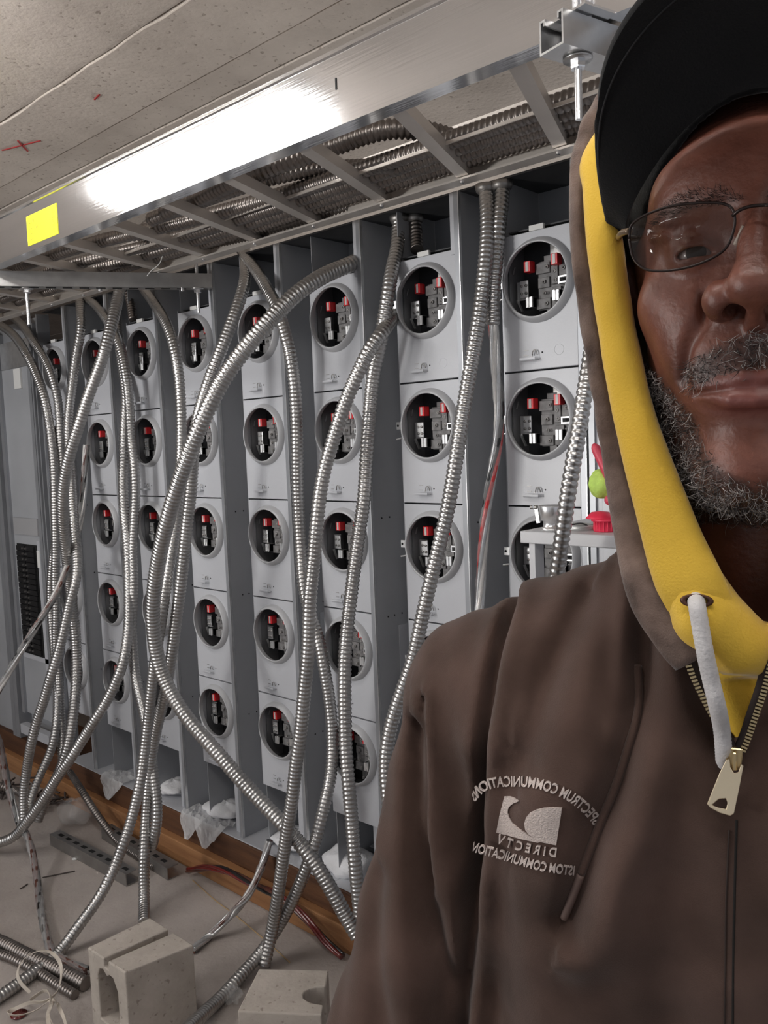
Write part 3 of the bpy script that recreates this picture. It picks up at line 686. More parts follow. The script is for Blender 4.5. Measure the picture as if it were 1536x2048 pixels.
# ------------------------------------------------------------------ clear-sheathed wire bundles
def bundle(L, R, label, cols, name='wire_bundle', sheath=True, twist=.32, seedph=0):
    s = [0.0]
    for i in range(1, len(L)): s.append(s[-1]+math.hypot(L[i][0]-L[i-1][0], L[i][1]-L[i-1][1]))
    ks = [(s[i], L[i][2]) for i in range(len(L)) if len(L[i]) == 3]
    P = []
    ks = ks or [(0.0, -.01)]
    for i, q in enumerate(L):
        Y = np.interp(s[i], [k_[0] for k_ in ks], [k_[1] for k_ in ks]); p = PY(q[0], q[1], Y)
        if p[2] < R*1.1: p = PZ(q[0], q[1], R*1.1)
        P.append(p)
    P = smooth_path(resample(spline(P, .02), .01)[0], 4)
    root = empty(name, tuple(P[-1]), label, 'wire bundle', 'glossy wire bundles in clear wrap')
    P = P-P[-1]
    Pr, sl = resample(P, .006)
    Tn = np.gradient(Pr, axis=0); Tn /= np.linalg.norm(Tn, axis=1)[:, None]
    U = np.cross(Tn, [.2, .9, .3]); U /= np.linalg.norm(U, axis=1)[:, None]; V = np.cross(Tn, U)
    n = len(cols)
    for k_, cm in enumerate(cols):
        ph = 2*PI*k_/n+sl/twist*2*PI/1.0*.6+seedph
        Q = Pr+(U*np.cos(ph)[:, None]+V*np.sin(ph)[:, None])*R*.52
        MB().tube(Q, R*.46, 7).build('wire', M_[cm], root)
    if sheath:
        rr = R*(1.0+.10*np.sin(sl*90)+.07*np.sin(sl*230+1))
        MB().tube(Pr, rr, 9, caps=False).build('clear_wrap', M_['film'], root)
    return root
bundle([(985,640,-.02),(988,664,-.02),(991,730,-.02),(997,795,-.01),(999,839,-.01),(994,896,-.01),(982,962,-.02),(971,1037,-.02),(964,1125,-.03),(960,1213,-.04),(955,1262,-.05)], .0115, 'silver and red wire bundle hanging out of the cut conduit', ['wirewhite', 'zinc', 'wirebright', 'wireblack', 'zinc'])
bundle([(173,890,-.03),(170,930,-.04),(167,975,-.05),(162,1035,-.08),(148,1092,-.13),(133,1138,-.18),(121,1170,-.22),(97,1214,-.26),(67,1261,-.3),(35,1314,-.34),(9,1360,-.37),(-20,1410,-.4)], .012, 'shiny dark wire bundle slanting to the left edge', ['wirebrown', 'wirewhite', 'zinc', 'wireblack'])
bundle([(-8,1470,-.36),(0,1490,-.35),(6,1519,-.34),(15,1563,-.33),(26,1607,-.33),(38,1648,-.33),(54,1671,-.35),(68,1720,-.38),(76,1773,-.42),(81,1817,-.46),(90,1860,-.5),(105,1905,-.5),(135,1925),(175,1942)], .0125, 'brown and silver wire bundle trailing down the floor to the dark conduit', ['wirebrown', 'zinc', 'wireblack', 'wirebrown'])
bundle([(376,1741,-.06),(415,1735),(454,1742),(488,1759),(527,1778),(561,1793),(596,1822),(625,1851),(649,1881),(685,1912,-.06)], .0115, 'dark red and brown wire bundle lying along the timber', ['wirered', 'wirebrown', 'wireblack', 'wirered'], sheath=False)
bundle([(539,1681,-.02),(527,1722,-.04),(513,1759,-.08),(488,1803,-.13),(454,1837,-.19),(420,1871),(385,1900)], .0115, 'clear wrapped silver wire bundle rising from the floor beside the white wrap', ['zinc', 'zinc', 'zinc', 'wirebrown'])

# ------------------------------------------------------------------ floor struts and scraps
def floor_strut(a, b, label, w=.041):
    d_ = Vector(b)-Vector(a); d_.z = 0; L_ = d_.length; d_.normalize()
    root = empty('floor_strut', a, label, 'strut', 'galvanised struts lying on the floor')
    prof = [(-w/2, 0), (w/2, 0), (w/2, w), (-w/2, w), (-w/2, w-.003), (w/2-.003, w-.003), (w/2-.003, .003), (-w/2, .003)]
    MB().profile((0, 0, .001), d_*L_+Vector((0, 0, .001)), [(x_, y_) for x_, y_ in prof]).build('channel', M_['zincdull'], root)
    b_ = MB(); n = int(L_/.05)
    for i in range(n):
        c_ = d_*(.03+.05*i)+Vector((0, 0, w+.0012)); b_.bar(c_, c_+d_*.026, .013, .001)
    tag(b_.build('slot', M_['hole'], root), kind='stuff')
floor_strut((.226, -.227, 0), (.70, -.205, 0), 'perforated strut on the floor, nearer of the two')
floor_strut((.33, -.085, 0), (.775, -.10, 0), 'strut on the floor close to the timber, farther of the two')
# plastic bag
def blob(name, c_, r, m, label, cat, seed, amp=.25, kind=None, n=18):
    rs = np.random.default_rng(seed); v = []; f = []
    for i in range(n+1):
        for j in range(n*2):
            th_, ph = PI*i/n, PI*j/n
            q = 1+amp*(math.sin(3*th_+rs.random()*1.2)*math.cos(4*ph)+.6*(rs.random()-.5))
            v.append((r[0]*q*math.sin(th_)*math.cos(ph), r[1]*q*math.sin(th_)*math.sin(ph), max(-r[2], r[2]*q*math.cos(th_))))
    for i in range(n):
        for j in range(n*2):
            f.append((i*2*n+j, i*2*n+(j+1) % (2*n), (i+1)*2*n+(j+1) % (2*n), (i+1)*2*n+j))
    o = MB().add(v, f, True).build(name, m); o.location = c_; tag(o, label, cat, kind=kind)
    return o
p = PZ(152, 1625, .04)
blob('plastic_bag', (p[0], p[1], .045), (.075, .06, .044), M_['film'], 'crumpled clear plastic bag on the floor behind the floor struts', 'plastic bag', 3, .12)
for i, (px, py, w, lb) in enumerate(((245, 1545, .16, 'clear film scrap hanging over the timber below the seventh column'), (440, 1665, .15, 'clear film scrap hanging over the timber below the fifth column'), (405, 1640, .12, 'flat clear film lying in the foot of the fifth cabinet'))):
    pp = PY(px, py, .04); v = []; f = []; nn = 12; rs = random.Random(i)
    for a_ in range(nn):
        for b_ in range(nn):
            yy = .06-.013*b_; zz = .166+.004*rs.random() if yy > -.006 else .166-(-.006-yy)*.9
            v.append((pp[0]+w*(a_/(nn-1)-.5)*min(1.0, 1.9-.16*b_)+.008*rs.random(), yy if yy > -.01 else -.01-.25*(-.01-yy)-.004*rs.random(), zz+.012*rs.random()*(1 if yy > 0 else .3)))
    for a_ in range(nn-1):
        for b_ in range(nn-1): f.append((a_*nn+b_, a_*nn+b_+1, (a_+1)*nn+b_+1, (a_+1)*nn+b_))
    tag(MB().add(v, f).build('film_scrap', M_['film2']), lb, 'plastic film')
for i, (px, py, lb) in enumerate(((335, 1575, 'sixth'), (440, 1618, 'fifth'), (580, 1680, 'fourth'), (690, 1775, 'third'))):
    pp = PY(px, py, .06)
    blob('insulation_fluff', (pp[0], .085, .185), (.085, .062, .022 if i < 3 else .04), M_['fluff'], 'white fibre fluff heaped in the foot of the %s cabinet' % lb, 'insulation', 20+i, .14, kind='stuff', n=16)
# concrete blocks
def cblock(c0, c1, c2, c3, h, label, groove=True):
    """corners of the top, c0 front-left, c1 back-left, c2 back-right, c3 front-right"""
    cs = [Vector((q[0], q[1], 0)) for q in (c0, c1, c2, c3)]
    org = (cs[0]+cs[1]+cs[2]+cs[3])/4
    root = empty('concrete_block', tuple(org), label, 'concrete block')
    return root, [q-org for q in cs]
c0 = PZ(175, 1895, .195); c1 = PZ(300, 1835, .195); c2 = PZ(387, 1890, .195); c3 = PZ(250, 1945, .195)
root, q = cblock(c0, c1, c2, c3, .195, 'square concrete block with a groove across its top and a hollow core, lower left')
H = .195
# build core block: open core running c0c3 face -> c1c2 face
bm = bmesh.new()
def bl(s, t, z): # s along c0->c3, t along c0->c1
    return (q[0]*(1-s)*(1-t)+q[3]*s*(1-t)+q[2]*s*t+q[1]*(1-s)*t)+Vector((0, 0, z))
outer = [(0, 0), (1, 0), (1, H), (.56, H), (.56, H-.022), (.44, H-.022), (.44, H), (0, H)]
inner = [(.24, .03), (.76, .03), (.76, .13), (.66, .158), (.56, .160), (.50, .152), (.40, .165), (.30, .160), (.24, .14)]
def face_ring(t):
    return [bm.verts.new(bl(s, t, z)) for s, z in outer], [bm.verts.new(bl(s, t, z)) for s, z in inner]
o0, i0 = face_ring(0); o1, i1 = face_ring(1)
n = len(outer)
for i in range(n): bm.faces.new((o0[i], o0[(i+1) % n], o1[(i+1) % n], o1[i]))
n = len(inner)
for i in range(n): bm.faces.new((i0[(i+1) % n], i0[i], i1[i], i1[(i+1) % n]))
for oo, ii in ((o0, i0), (o1, i1)):
    ed = []
    for L_ in (oo, ii):
        for i in range(len(L_)):
            e_ = bm.edges.get((L_[i], L_[(i+1) % len(L_)])); ed.append(e_)
    bmesh.ops.triangle_fill(bm, use_beauty=True, edges=ed)
bmesh.ops.recalc_face_normals(bm, faces=bm.faces)
me = bpy.data.meshes.new('block_body'); bm.to_mesh(me); bm.free(); me.materials.append(M_['cmu'])
ob = bpy.data.objects.new('block_body', me); COL.objects.link(ob); ob.parent = root
bv = ob.modifiers.new('b', 'BEVEL'); bv.width = .003; bv.segments = 2
c0 = PZ(475, 2022, .19); c1 = PZ(518, 1937, .19); c2 = PZ(657, 1940, .19); c3 = PZ(643, 2030, .19)
root, q = cblock(c0, c1, c2, c3, .19, 'pale concrete block with a notched end beside the sleeve')
bm = bmesh.new()
out2 = [(0, 0), (1, 0), (1.0, .22)]+[(1-.28*math.sin(a_), .42-.20*math.cos(a_)) for a_ in np.linspace(.1, PI-.1, 9)]+[(1.0, .64), (1, 1), (0, 1)]
vt = [bm.verts.new(bl(s, t, .19)) for s, t in out2]; vb = [bm.verts.new(bl(s, t, 0)) for s, t in out2]
bm.faces.new(vt); bm.faces.new(vb[::-1])
for i in range(len(out2)): bm.faces.new((vt[i], vb[i], vb[(i+1) % len(out2)], vt[(i+1) % len(out2)]))
bmesh.ops.recalc_face_normals(bm, faces=bm.faces)
me = bpy.data.meshes.new('block_body'); bm.to_mesh(me); bm.free(); me.materials.append(M_['cmu'])
ob = bpy.data.objects.new('block_body', me); COL.objects.link(ob); ob.parent = root
bv = ob.modifiers.new('b', 'BEVEL'); bv.width = .003; bv.segments = 2
# plastic wad by the second block
p = PZ(465, 1990, .02)
blob('plastic_wad', (p[0], p[1], .022), (.022, .02, .021), M_['film'], 'small wad of clear plastic beside the notched block', 'plastic film', 9, .3)
# strapping loop
def strap(L, w, label, zs):
    P = np.array([PZ(x_, y_, z_+.034 if (y_ < 2010) else z_+.006) for (x_, y_), z_ in zip(L, zs)])
    P = smooth_path(resample(spline(P, .01), .006)[0], 3)
    v = []; f = []
    T_ = np.gradient(P, axis=0); T_ /= np.linalg.norm(T_, axis=1)[:, None]
    for i, p_ in enumerate(P):
        up = np.array([.25*math.sin(i*.12), .25*math.cos(i*.09), 1.0]); up -= T_[i]*(up@T_[i]); up /= np.linalg.norm(up); sd = np.cross(T_[i], up)
        mid = up*math.cos(i*.05)+sd*math.sin(i*.05)
        v += [p_-mid*w/2, p_+mid*w/2, p_+mid*w/2+np.cross(T_[i], mid)*.0012, p_-mid*w/2+np.cross(T_[i], mid)*.0012]
    for i in range(len(P)-1):
        for j in range(4): f.append((i*4+j, i*4+(j+1) % 4, (i+1)*4+(j+1) % 4, (i+1)*4+j))
    return v, f
sv = MB()
for L, zs in (([(60,1985),(40,1965),(34,1945),(45,1920),(70,1903),(100,1903),(120,1925),(122,1955),(113,1985),(90,2003),(60,2005),(25,2020),(12,2025),(30,2032),(70,2022),(105,1998),(118,2015),(128,2035),(135,2060)], [.01,.03,.05,.07,.085,.085,.07,.05,.03,.012,.008,.01,.012,.012,.02,.03,.03,.02,.01]),
              ([(60,2000),(90,1980),(104,2000),(95,2030),(100,2060)], [.01, .02, .03, .03, .02]), ([(110,2000),(98,2030),(115,2062)], [.02, .03, .012])):
    v, f = strap(L, .009, '', zs); sv.add(v, f)
tag(sv.build('strapping_loop', M_['twine']), 'pale packing strap looped loosely over the dark conduit', 'strap')
p = PZ(38, 2028, .004)
o = MB().lathe([(.0001, 0), (.018, 0), (.02, .003), (.0001, .004)], (0, 0, 0), 'Z', n=16).build('red_cap', M_['wirered']); o.location = (p[0], p[1], .001)
tag(o, 'dark red plastic disc under the strap at the bottom left corner', 'plastic cap')
for i, (x_, y_) in enumerate(((150, 1717),)):
    p = PZ(x_, y_, .003); o = MB().lathe([(.0001, 0), (.010, 0), (.011, .003), (.0001, .004)], (0, 0, 0), 'Z', n=10).build('paper_scrap', M_['paper']); o.location = (p[0], p[1], .0005)
    tag(o, 'small pale round scrap on the floor between the struts and the leaning conduit', 'scrap')
for (a_, b_, lb) in (((40, 1778), (55, 1768), 'short dark offcut on the floor at far left'), ((85, 1755), (150, 1742), 'long thin brown offcut on the floor left of the leaning conduit'), ((375, 1722), (378, 1738), 'tiny brown offcut on the floor at the end of the red wire bundle')):
    A_ = PZ(*a_, .003); B_ = PZ(*b_, .003)
    o = MB().cyl((0, 0, 0), B_-A_, .002, 6).build('offcut', M_['dirt']); o.location = A_; tag(o, lb, 'offcut')
P = spline([PZ(385, 1760, .002), PZ(430, 1800, .002), (PZ(470, 1830, .002)), PZ(530, 1880, .002), PZ(580, 1925, .002)], .02)
o = MB().tube(P-P[0], .0016, 6).build('cord', mat('tan_cord', (.42, .28, .14), .7)); o.location = P[0]; tag(o, 'thin tan cord lying across the concrete floor', 'cord')
# junction fitting in the floor heap
p = PZ(112, 1545, .05)
fr = empty('conduit_clamp', tuple(p), 'small bright conduit clamp in the heap at the foot of the breaker panel', 'clamp')
MB().box((-.03, -.01, -.02), (.03, .01, .02)).build('body', M_['tinned'], fr, bevel=.003)
MB().cyl((0, -.014, 0), (0, -.009, 0), .008, 10).build('screw', M_['zincdull'], fr)
for i, (px, py, r_, lb) in enumerate(((85, 1600, .06, 'dark tangle of cable ends in the floor heap'), (20, 1575, .07, 'dark debris heap at the left margin of the floor'))):
    p = PZ(px, py, .02); rs = random.Random(i+5); t = MB()
    for k_ in range(9):
        a0 = [rs.uniform(-1, 1)*r_, rs.uniform(-1, 1)*r_, rs.uniform(.004, .03)]
        P = [(a0[0]+rs.uniform(-.04, .04), a0[1]+rs.uniform(-.04, .04), rs.uniform(.006, .05)) for _ in range(4)]
        t.tube(spline(P, .01), .004, 6)
    o = t.build('cable_tangle', M_['dirt']); o.location = (p[0], p[1], 0); tag(o, lb, 'cable tangle', kind='stuff')

# ------------------------------------------------------------------ shelf unit beside the man
YS = -.36
tl = PY(1040, 1062, YS); 
sx0 = tl[0]; szt = tl[2]
sh = empty('steel_shelf', (sx0+.3, YS+.15, 0), 'pale grey steel shelf box behind the shoulder, its top carrying small parts', 'shelf')
def S(a_, b_): return MB().box((a_[0]-sx0-.3, a_[1]-YS-.15, a_[2]), (b_[0]-sx0-.3, b_[1]-YS-.15, b_[2]))
S((sx0, YS, szt-.020), (sx0+.75, YS+.34, szt)).build('top', M_['shelf'], sh, bevel=.0015)
S((sx0+.015, YS+.003, 0), (sx0+.026, YS+.03, szt-.020)).build('leg', M_['shelf'], sh)
S((sx0+.72, YS+.003, 0), (sx0+.74, YS+.03, szt-.020)).build('leg', M_['shelf'], sh)
S((sx0+.015, YS+.31, 0), (sx0+.03, YS+.335, szt-.020)).build('leg', M_['shelf'], sh)
S((sx0+.72, YS+.31, 0), (sx0+.74, YS+.335, szt-.020)).build('leg', M_['shelf'], sh)
S((sx0+.026, YS+.325, .5), (sx0+.72, YS+.33, szt-.020)).build('back_panel', M_['shelf'], sh)
S((sx0+.01, YS+.005, szt-.42), (sx0+.74, YS+.33, szt-.41)).build('lower_shelf', M_['shelf'], sh)
# metal conduit fitting
p = PY(1103, 1052, YS+.03); p[2] = szt
ft = empty('conduit_fitting', (p[0], p[1], szt), 'cast metal conduit fitting standing on the shelf behind the bright conduit', 'fitting')
MB().lathe([(.0001, 0), (.018, 0), (.018, .004), (.0135, .005), (.0135, .016), (.017, .018), (.019, .030), (.021, .040), (.0205, .041), (.016, .038), (.0001, .036)], (0, 0, 0), 'Z', n=20).build('body', M_['tinned'], ft)
MB().bar((-.02, -.006, .012), (-.024, -.006, .038), .005, .006).bar((-.024, -.006, .036), (-.03, -.008, .040), .008, .004).build('clamp_bar', M_['tinned'], ft)
MB().cyl((-.034, -.008, .038), (-.022, -.008, .038), .0035, 10).build('screw', M_['zincdull'], ft)
# coil of wire on shelf
p2 = PY(1160, 1060, YS+.05)
co = MB()
for k_ in range(4):
    t = np.linspace(0, 2*PI, 40); co.tube(np.c_[.028*(1+.08*k_)*np.cos(t), .016*np.sin(t)*(1+.1*k_), .002+.0022*k_+0*t], .0011, 6, caps=False)
o = co.build('wire_coil', M_['zinc']); o.location = (p2[0], p2[1], szt); tag(o, 'loose coil of thin metal wire on the shelf', 'wire')
o = MB().tube(spline([(0, 0, .003), (.02, -.004, .009), (.04, .0, .012), (.055, .002, .004)], .004), .0014, 6).build('black_cord', M_['black']); o.location = (p2[0]-.03, p2[1]-.01, szt); tag(o, 'short black cord on the shelf leading to the cherry plastic plug', 'cord')
# cherry plastic cap
p3 = PY(1212, 1052, YS+.05)
cp = empty('pipe_plug', (p3[0], p3[1], szt), 'cherry red ribbed plastic plug on the shelf beside the hood', 'plug')
MB().lathe([(.0001, 0), (.019, 0), (.0195, .002), (.0185, .016), (.023, .017), (.023, .020), (.0001, .021)], (0, 0, 0), 'Z', n=28).build('body', M_['cherry'], cp)
rb = MB()
for k_ in range(20):
    a_ = 2*PI*k_/20; rb.cyl((.0188*math.cos(a_), .0188*math.sin(a_), .002), (.0188*math.cos(a_), .0188*math.sin(a_), .016), .0012, 6)
rb.build('rib', M_['cherry'], cp)
MB().lathe([(.0001, .012), (.014, .010), (.022, .002), (.023, 0), (.0001, 0)], (-.012, .004, .020), 'Z', n=24).build('lid', M_['cherry'], cp)
pc = PY(1203, 968, YS+.06)
lm = blob('lime_sponge', tuple(pc), (.0215, .015, .0235), M_['lime'], 'lime green lump of sponge perched on the cherry plastic plug', 'sponge', 11, .07, n=14)
fa = PY(1187, 888, YS+.05); fb = PY(1226, 962, YS+.05)
t = np.linspace(0, 1, 14)
P = np.array([fa+(fb-fa)*k_ for k_ in t]); rr = np.interp(t, [0, .06, .15, .45, .5, .55, .8, 1], [.003, .0062, .0078, .0088, .0084, .0092, .0098, .0105])
o = MB().tube(P-fa, rr, 14).build('rubber_finger', M_['pink']); o.location = fa; tag(o, 'pink finger shaped rubber piece leaning behind the lime sponge', 'rubber piece')
pc = PY(1220, 1000, YS+.04)
o = MB().lathe([(.0088*math.sin(a_), .0088*math.cos(a_)) for a_ in np.linspace(0.001, PI-.001, 10)], (0, 0, 0), 'Z', n=16).build('rubber_ball', M_['pink']); o.location = pc
tag(o, 'small pink round rubber tip below the lime sponge', 'rubber piece')
# ================================================================== person
U = 1.12
AZ = YAW+math.radians(24)
D2 = np.array([math.sin(AZ), math.cos(AZ), 0.0]); R2 = np.array([D2[1], -D2[0], 0.0])
PO = np.array([3.07246836, -1.52174017, 1.38429058])+D2*.45*U        # face centre, half a metre in front of the lens
def WL(q):      # person-local (across, away, up) -> world
    q = np.asarray(q, float); return PO+U*(q[..., 0:1]*R2+(q[..., 1:2]-.45)*D2+q[..., 2:3]*np.array([0, 0, 1.0]))
def LC(px, py, D):
    v = ray(px, py); k = D/(v@D2); return np.array([k*(v@R2), D, k*v[2]])
root_w = WL(np.array([0, .60, 0.0]))[()]; root_w = np.array([root_w[0], root_w[1], 0.0])
person = empty('person', tuple(root_w), 'man in black cap, glasses and brown work jacket over a yellow hoodie, facing the lens', 'person')
def fin(v, f, name, m, parent=None, smooth=True, local=True):
    V = WL(np.asarray(v, float))-root_w if local else np.asarray(v, float)-root_w
    me = bpy.data.meshes.new(name)
    V = np.ascontiguousarray(V, dtype=np.float32)
    if isinstance(f, np.ndarray) and f.shape[1] == 4:
        n = len(f); me.vertices.add(len(V)); me.vertices.foreach_set('co', V.ravel())
        me.loops.add(n*4); me.loops.foreach_set('vertex_index', f.astype(np.int32).ravel())
        me.polygons.add(n); me.polygons.foreach_set('loop_start', np.arange(0, n*4, 4, dtype=np.int32))
        me.update(calc_edges=True); me.validate()
    else:
        me.from_pydata(V.tolist(), [], [tuple(q) for q in f])
    me.polygons.foreach_set('use_smooth', [smooth]*len(me.polygons)); me.update()
    me.materials.append(m)
    o = bpy.data.objects.new(name, me); COL.objects.link(o); o.parent = parent or person
    return o
def MBfin(b, name, m, parent=None, recalc=True):
    o = fin(b.v, b.f, name, m, parent)
    o.data.polygons.foreach_set('use_smooth', b.sm) if len(b.sm) == len(o.data.polygons) else None
    bm = bmesh.new(); bm.from_mesh(o.data); bmesh.ops.recalc_face_normals(bm, faces=bm.faces); bm.to_mesh(o.data); bm.free()
    return o

# ---- signed distance helpers
def ell(X, c, r):
    x, y, z = (X[0]-c[0]), (X[1]-c[1]), (X[2]-c[2])
    k0 = np.sqrt((x/r[0])**2+(y/r[1])**2+(z/r[2])**2); k1 = np.sqrt((x/r[0]**2)**2+(y/r[1]**2)**2+(z/r[2]**2)**2)+1e-9
    return k0*(k0-1)/k1
def cap(X, a, b, ra, rb=None):
    rb = ra if rb is None else rb
    a = np.asarray(a, np.float32); d = np.asarray(b, np.float32)-a; L = float(d@d)
    t = ((X[0]-a[0])*d[0]+(X[1]-a[1])*d[1]+(X[2]-a[2])*d[2])/L; t = np.clip(t, 0, 1)
    return np.sqrt((X[0]-a[0]-t*d[0])**2+(X[1]-a[1]-t*d[1])**2+(X[2]-a[2]-t*d[2])**2)-(ra+(rb-ra)*t)
def rbox(X, c, h, r):
    q = [np.abs(X[i]-c[i])-(h[i]-r) for i in range(3)]
    return np.sqrt(np.maximum(q[0], 0)**2+np.maximum(q[1], 0)**2+np.maximum(q[2], 0)**2)+np.minimum(np.maximum(q[0], np.maximum(q[1], q[2])), 0)-r
def smin(a, b, k):
    h = np.clip(.5+.5*(b-a)/k, 0, 1); return b*(1-h)+a*h-k*h*(1-h)
def smax(a, b, k): return -smin(-a, -b, k)
def poly_cap(X, pts, r, k=0):
    d = None
    for i in range(len(pts)-1):
        ri, rj = (r[i], r[i+1]) if hasattr(r, '__len__') else (r, r)
        c = cap(X, pts[i], pts[i+1], ri, rj); d = c if d is None else np.minimum(d, c)
    return d
def surfnet(fn, lo, hi, h):
    ax = [np.arange(lo[i], hi[i]+h, h, dtype=np.float32) for i in range(3)]
    X = [ax[0][:, None, None], ax[1][None, :, None], ax[2][None, None, :]]
    F = np.broadcast_to(fn(X), (len(ax[0]), len(ax[1]), len(ax[2]))).astype(np.float32)
    S = F < 0
    c = S[:-1, :-1, :-1].astype(np.int8)
    tot = np.zeros_like(c)
    for i in (0, 1):
        for j in (0, 1):
            for k in (0, 1): tot += S[i:S.shape[0]-1+i, j:S.shape[1]-1+j, k:S.shape[2]-1+k]
    m = (tot > 0) & (tot < 8); idx = np.argwhere(m)
    cid = -np.ones(m.shape, np.int32); cid[m] = np.arange(len(idx))
    acc = np.zeros((len(idx), 3), np.float32); cnt = np.zeros(len(idx), np.float32)
    corners = [(i, j, k) for i in (0, 1) for j in (0, 1) for k in (0, 1)]
    for a in corners:
        for d in range(3):
            if a[d]: continue
            b = list(a); b[d] = 1
            fa = F[idx[:, 0]+a[0], idx[:, 1]+a[1], idx[:, 2]+a[2]]; fb = F[idx[:, 0]+b[0], idx[:, 1]+b[1], idx[:, 2]+b[2]]
            x = (fa < 0) != (fb < 0); t = np.where(x, fa/(fa-fb+1e-20), 0)
            for q in range(3): acc[:, q] += np.where(x, a[q]+(t if q == d else 0), 0)
            cnt += x
    V = (idx+acc/cnt[:, None])*h+np.array([ax[0][0], ax[1][0], ax[2][0]])
    Q = []
    for d in range(3):
        e = [slice(None)]*3; g = [slice(None)]*3; e[d] = slice(None, -1); g[d] = slice(1, None)
        ch = S[tuple(e)] != S[tuple(g)]
        p = np.argwhere(ch)
        u, v = [(1, 2), (2, 0), (0, 1)][d]
        ok = (p[:, u] > 0) & (p[:, v] > 0) & (p[:, u] < m.shape[u]) & (p[:, v] < m.shape[v]) & (p[:, d] < m.shape[d]); p = p[ok]
        def C(du, dv):
            q = p.copy(); q[:, u] -= du; q[:, v] -= dv; return cid[q[:, 0], q[:, 1], q[:, 2]]
        quad = np.stack([C(1, 1), C(0, 1), C(0, 0), C(1, 0)], 1)
        fl = ~S[p[:, 0], p[:, 1], p[:, 2]]; quad[fl] = quad[fl][:, ::-1]
        Q.append(quad)
    Q = np.vstack(Q); Q = Q[(Q >= 0).all(1)]
    return V, Q
def hitD(P, fn, d0=.36, d1=.80, st=.0012):
    """first crossing of a ray through pixel P with surface fn, in person units"""
    P = np.atleast_2d(P); v = np.stack([(P[:, 0]-W_PX/2)/FPX, -(P[:, 1]-H_PX/2)/FPX, np.ones(len(P))], 1) @ RC
    kd = v@D2; A = (v@R2)/kd; Hh = v[:, 2]/kd
    Ds = np.arange(d0, d1, st); X = [(A[:, None]*Ds).astype(np.float32), np.broadcast_to(Ds, (len(P), len(Ds))).astype(np.float32), (Hh[:, None]*Ds).astype(np.float32)]
    F = fn(X); neg = F < 0; i = neg.argmax(1); i = np.clip(i, 1, len(Ds)-1); r = np.arange(len(P))
    f0, f1 = F[r, i-1], F[r, i]; t = f0/(f0-f1+1e-12); t = np.clip(t, 0, 1); D = Ds[i-1]+t*st
    return np.stack([A*D, D, Hh*D], 1)

# ---- skin, cloth materials
def skin_mat():
    m = bpy.data.materials.new('brown_skin'); n, l, b = nt(m)
    tc = n.new('ShaderNodeTexCoord')
    a = n.new('ShaderNodeTexNoise'); a.inputs['Scale'].default_value = 38; a.inputs['Detail'].default_value = 6; l.new(tc.outputs['Object'], a.inputs[0])
    r = n.new('ShaderNodeValToRGB'); l.new(a.outputs[0], r.inputs[0])
    r.color_ramp.elements[0].position = .3; r.color_ramp.elements[1].position = .72
    r.color_ramp.elements[0].color = (.105, .034, .021, 1); r.color_ramp.elements[1].color = (.205, .072, .046, 1)
    at = n.new('ShaderNodeAttribute'); at.attribute_name = 'lip'
    m1 = n.new('ShaderNodeMixRGB'); l.new(at.outputs['Fac'], m1.inputs[0]); l.new(r.outputs[0], m1.inputs[1]); m1.inputs[2].default_value = (.19, .060, .050, 1)
    a2 = n.new('ShaderNodeAttribute'); a2.attribute_name = 'beard'
    m2 = n.new('ShaderNodeMixRGB'); l.new(a2.outputs['Fac'], m2.inputs[0]); l.new(m1.outputs[0], m2.inputs[1]); m2.inputs[2].default_value = (.055, .030, .024, 1)
    l.new(m2.outputs[0], b.inputs['Base Color'])
    b.inputs['Roughness'].default_value = .43; b.inputs['Specular IOR Level'].default_value = .5
    b.inputs['Subsurface Weight'].default_value = .12; b.inputs['Subsurface Radius'].default_value = (.006, .0025, .0015); b.inputs['Subsurface Scale'].default_value = 1.0
    v = n.new('ShaderNodeTexNoise'); v.inputs['Scale'].default_value = 260; v.inputs['Detail'].default_value = 5; l.new(tc.outputs['Object'], v.inputs[0])
    bp = n.new('ShaderNodeBump'); bp.inputs['Strength'].default_value = .5; bp.inputs['Distance'].default_value = .0010
    l.new(v.outputs[0], bp.inputs['Height']); l.new(bp.outputs[0], b.inputs['Normal'])
    return m
def cloth(name, c0, c1, sc=18, weave=900, rough=.85, sheen=.25, bumps=.4):
    m = bpy.data.materials.new(name); n, l, b = nt(m)
    tc = n.new('ShaderNodeTexCoord')
    a = n.new('ShaderNodeTexNoise'); a.inputs['Scale'].default_value = sc; a.inputs['Detail'].default_value = 7; l.new(tc.outputs['Object'], a.inputs[0])
    r = n.new('ShaderNodeValToRGB'); l.new(a.outputs[0], r.inputs[0]); r.color_ramp.elements[0].position = .3; r.color_ramp.elements[1].position = .7
    r.color_ramp.elements[0].color = (*c0, 1); r.color_ramp.elements[1].color = (*c1, 1); l.new(r.outputs[0], b.inputs['Base Color'])
    b.inputs['Roughness'].default_value = rough; b.inputs['Sheen Weight'].default_value = sheen; b.inputs['Specular IOR Level'].default_value = .2
    v = n.new('ShaderNodeTexNoise'); v.inputs['Scale'].default_value = weave; v.inputs['Detail'].default_value = 2; l.new(tc.outputs['Object'], v.inputs[0])
    bp = n.new('ShaderNodeBump'); bp.inputs['Strength'].default_value = bumps; bp.inputs['Distance'].default_value = .0007
    l.new(v.outputs[0], bp.inputs['Height']); l.new(bp.outputs[0], b.inputs['Normal'])
    return m
SKIN = skin_mat()
JK = cloth('brown_canvas', (.046, .026, .019), (.090, .054, .043), 14, 1100, .88, .12)
JKH = cloth('worn_canvas_hem', (.045, .027, .021), (.20, .14, .115), 42, 900, .9, .3, .6)
YEL = cloth('yellow_fleece', (.60, .37, .035), (.70, .45, .055), 10, 700, .95, .3, .5)
CAPM = cloth('black_felt', (.004, .004, .0045), (.008, .008, .009), 20, 900, .95, .12)
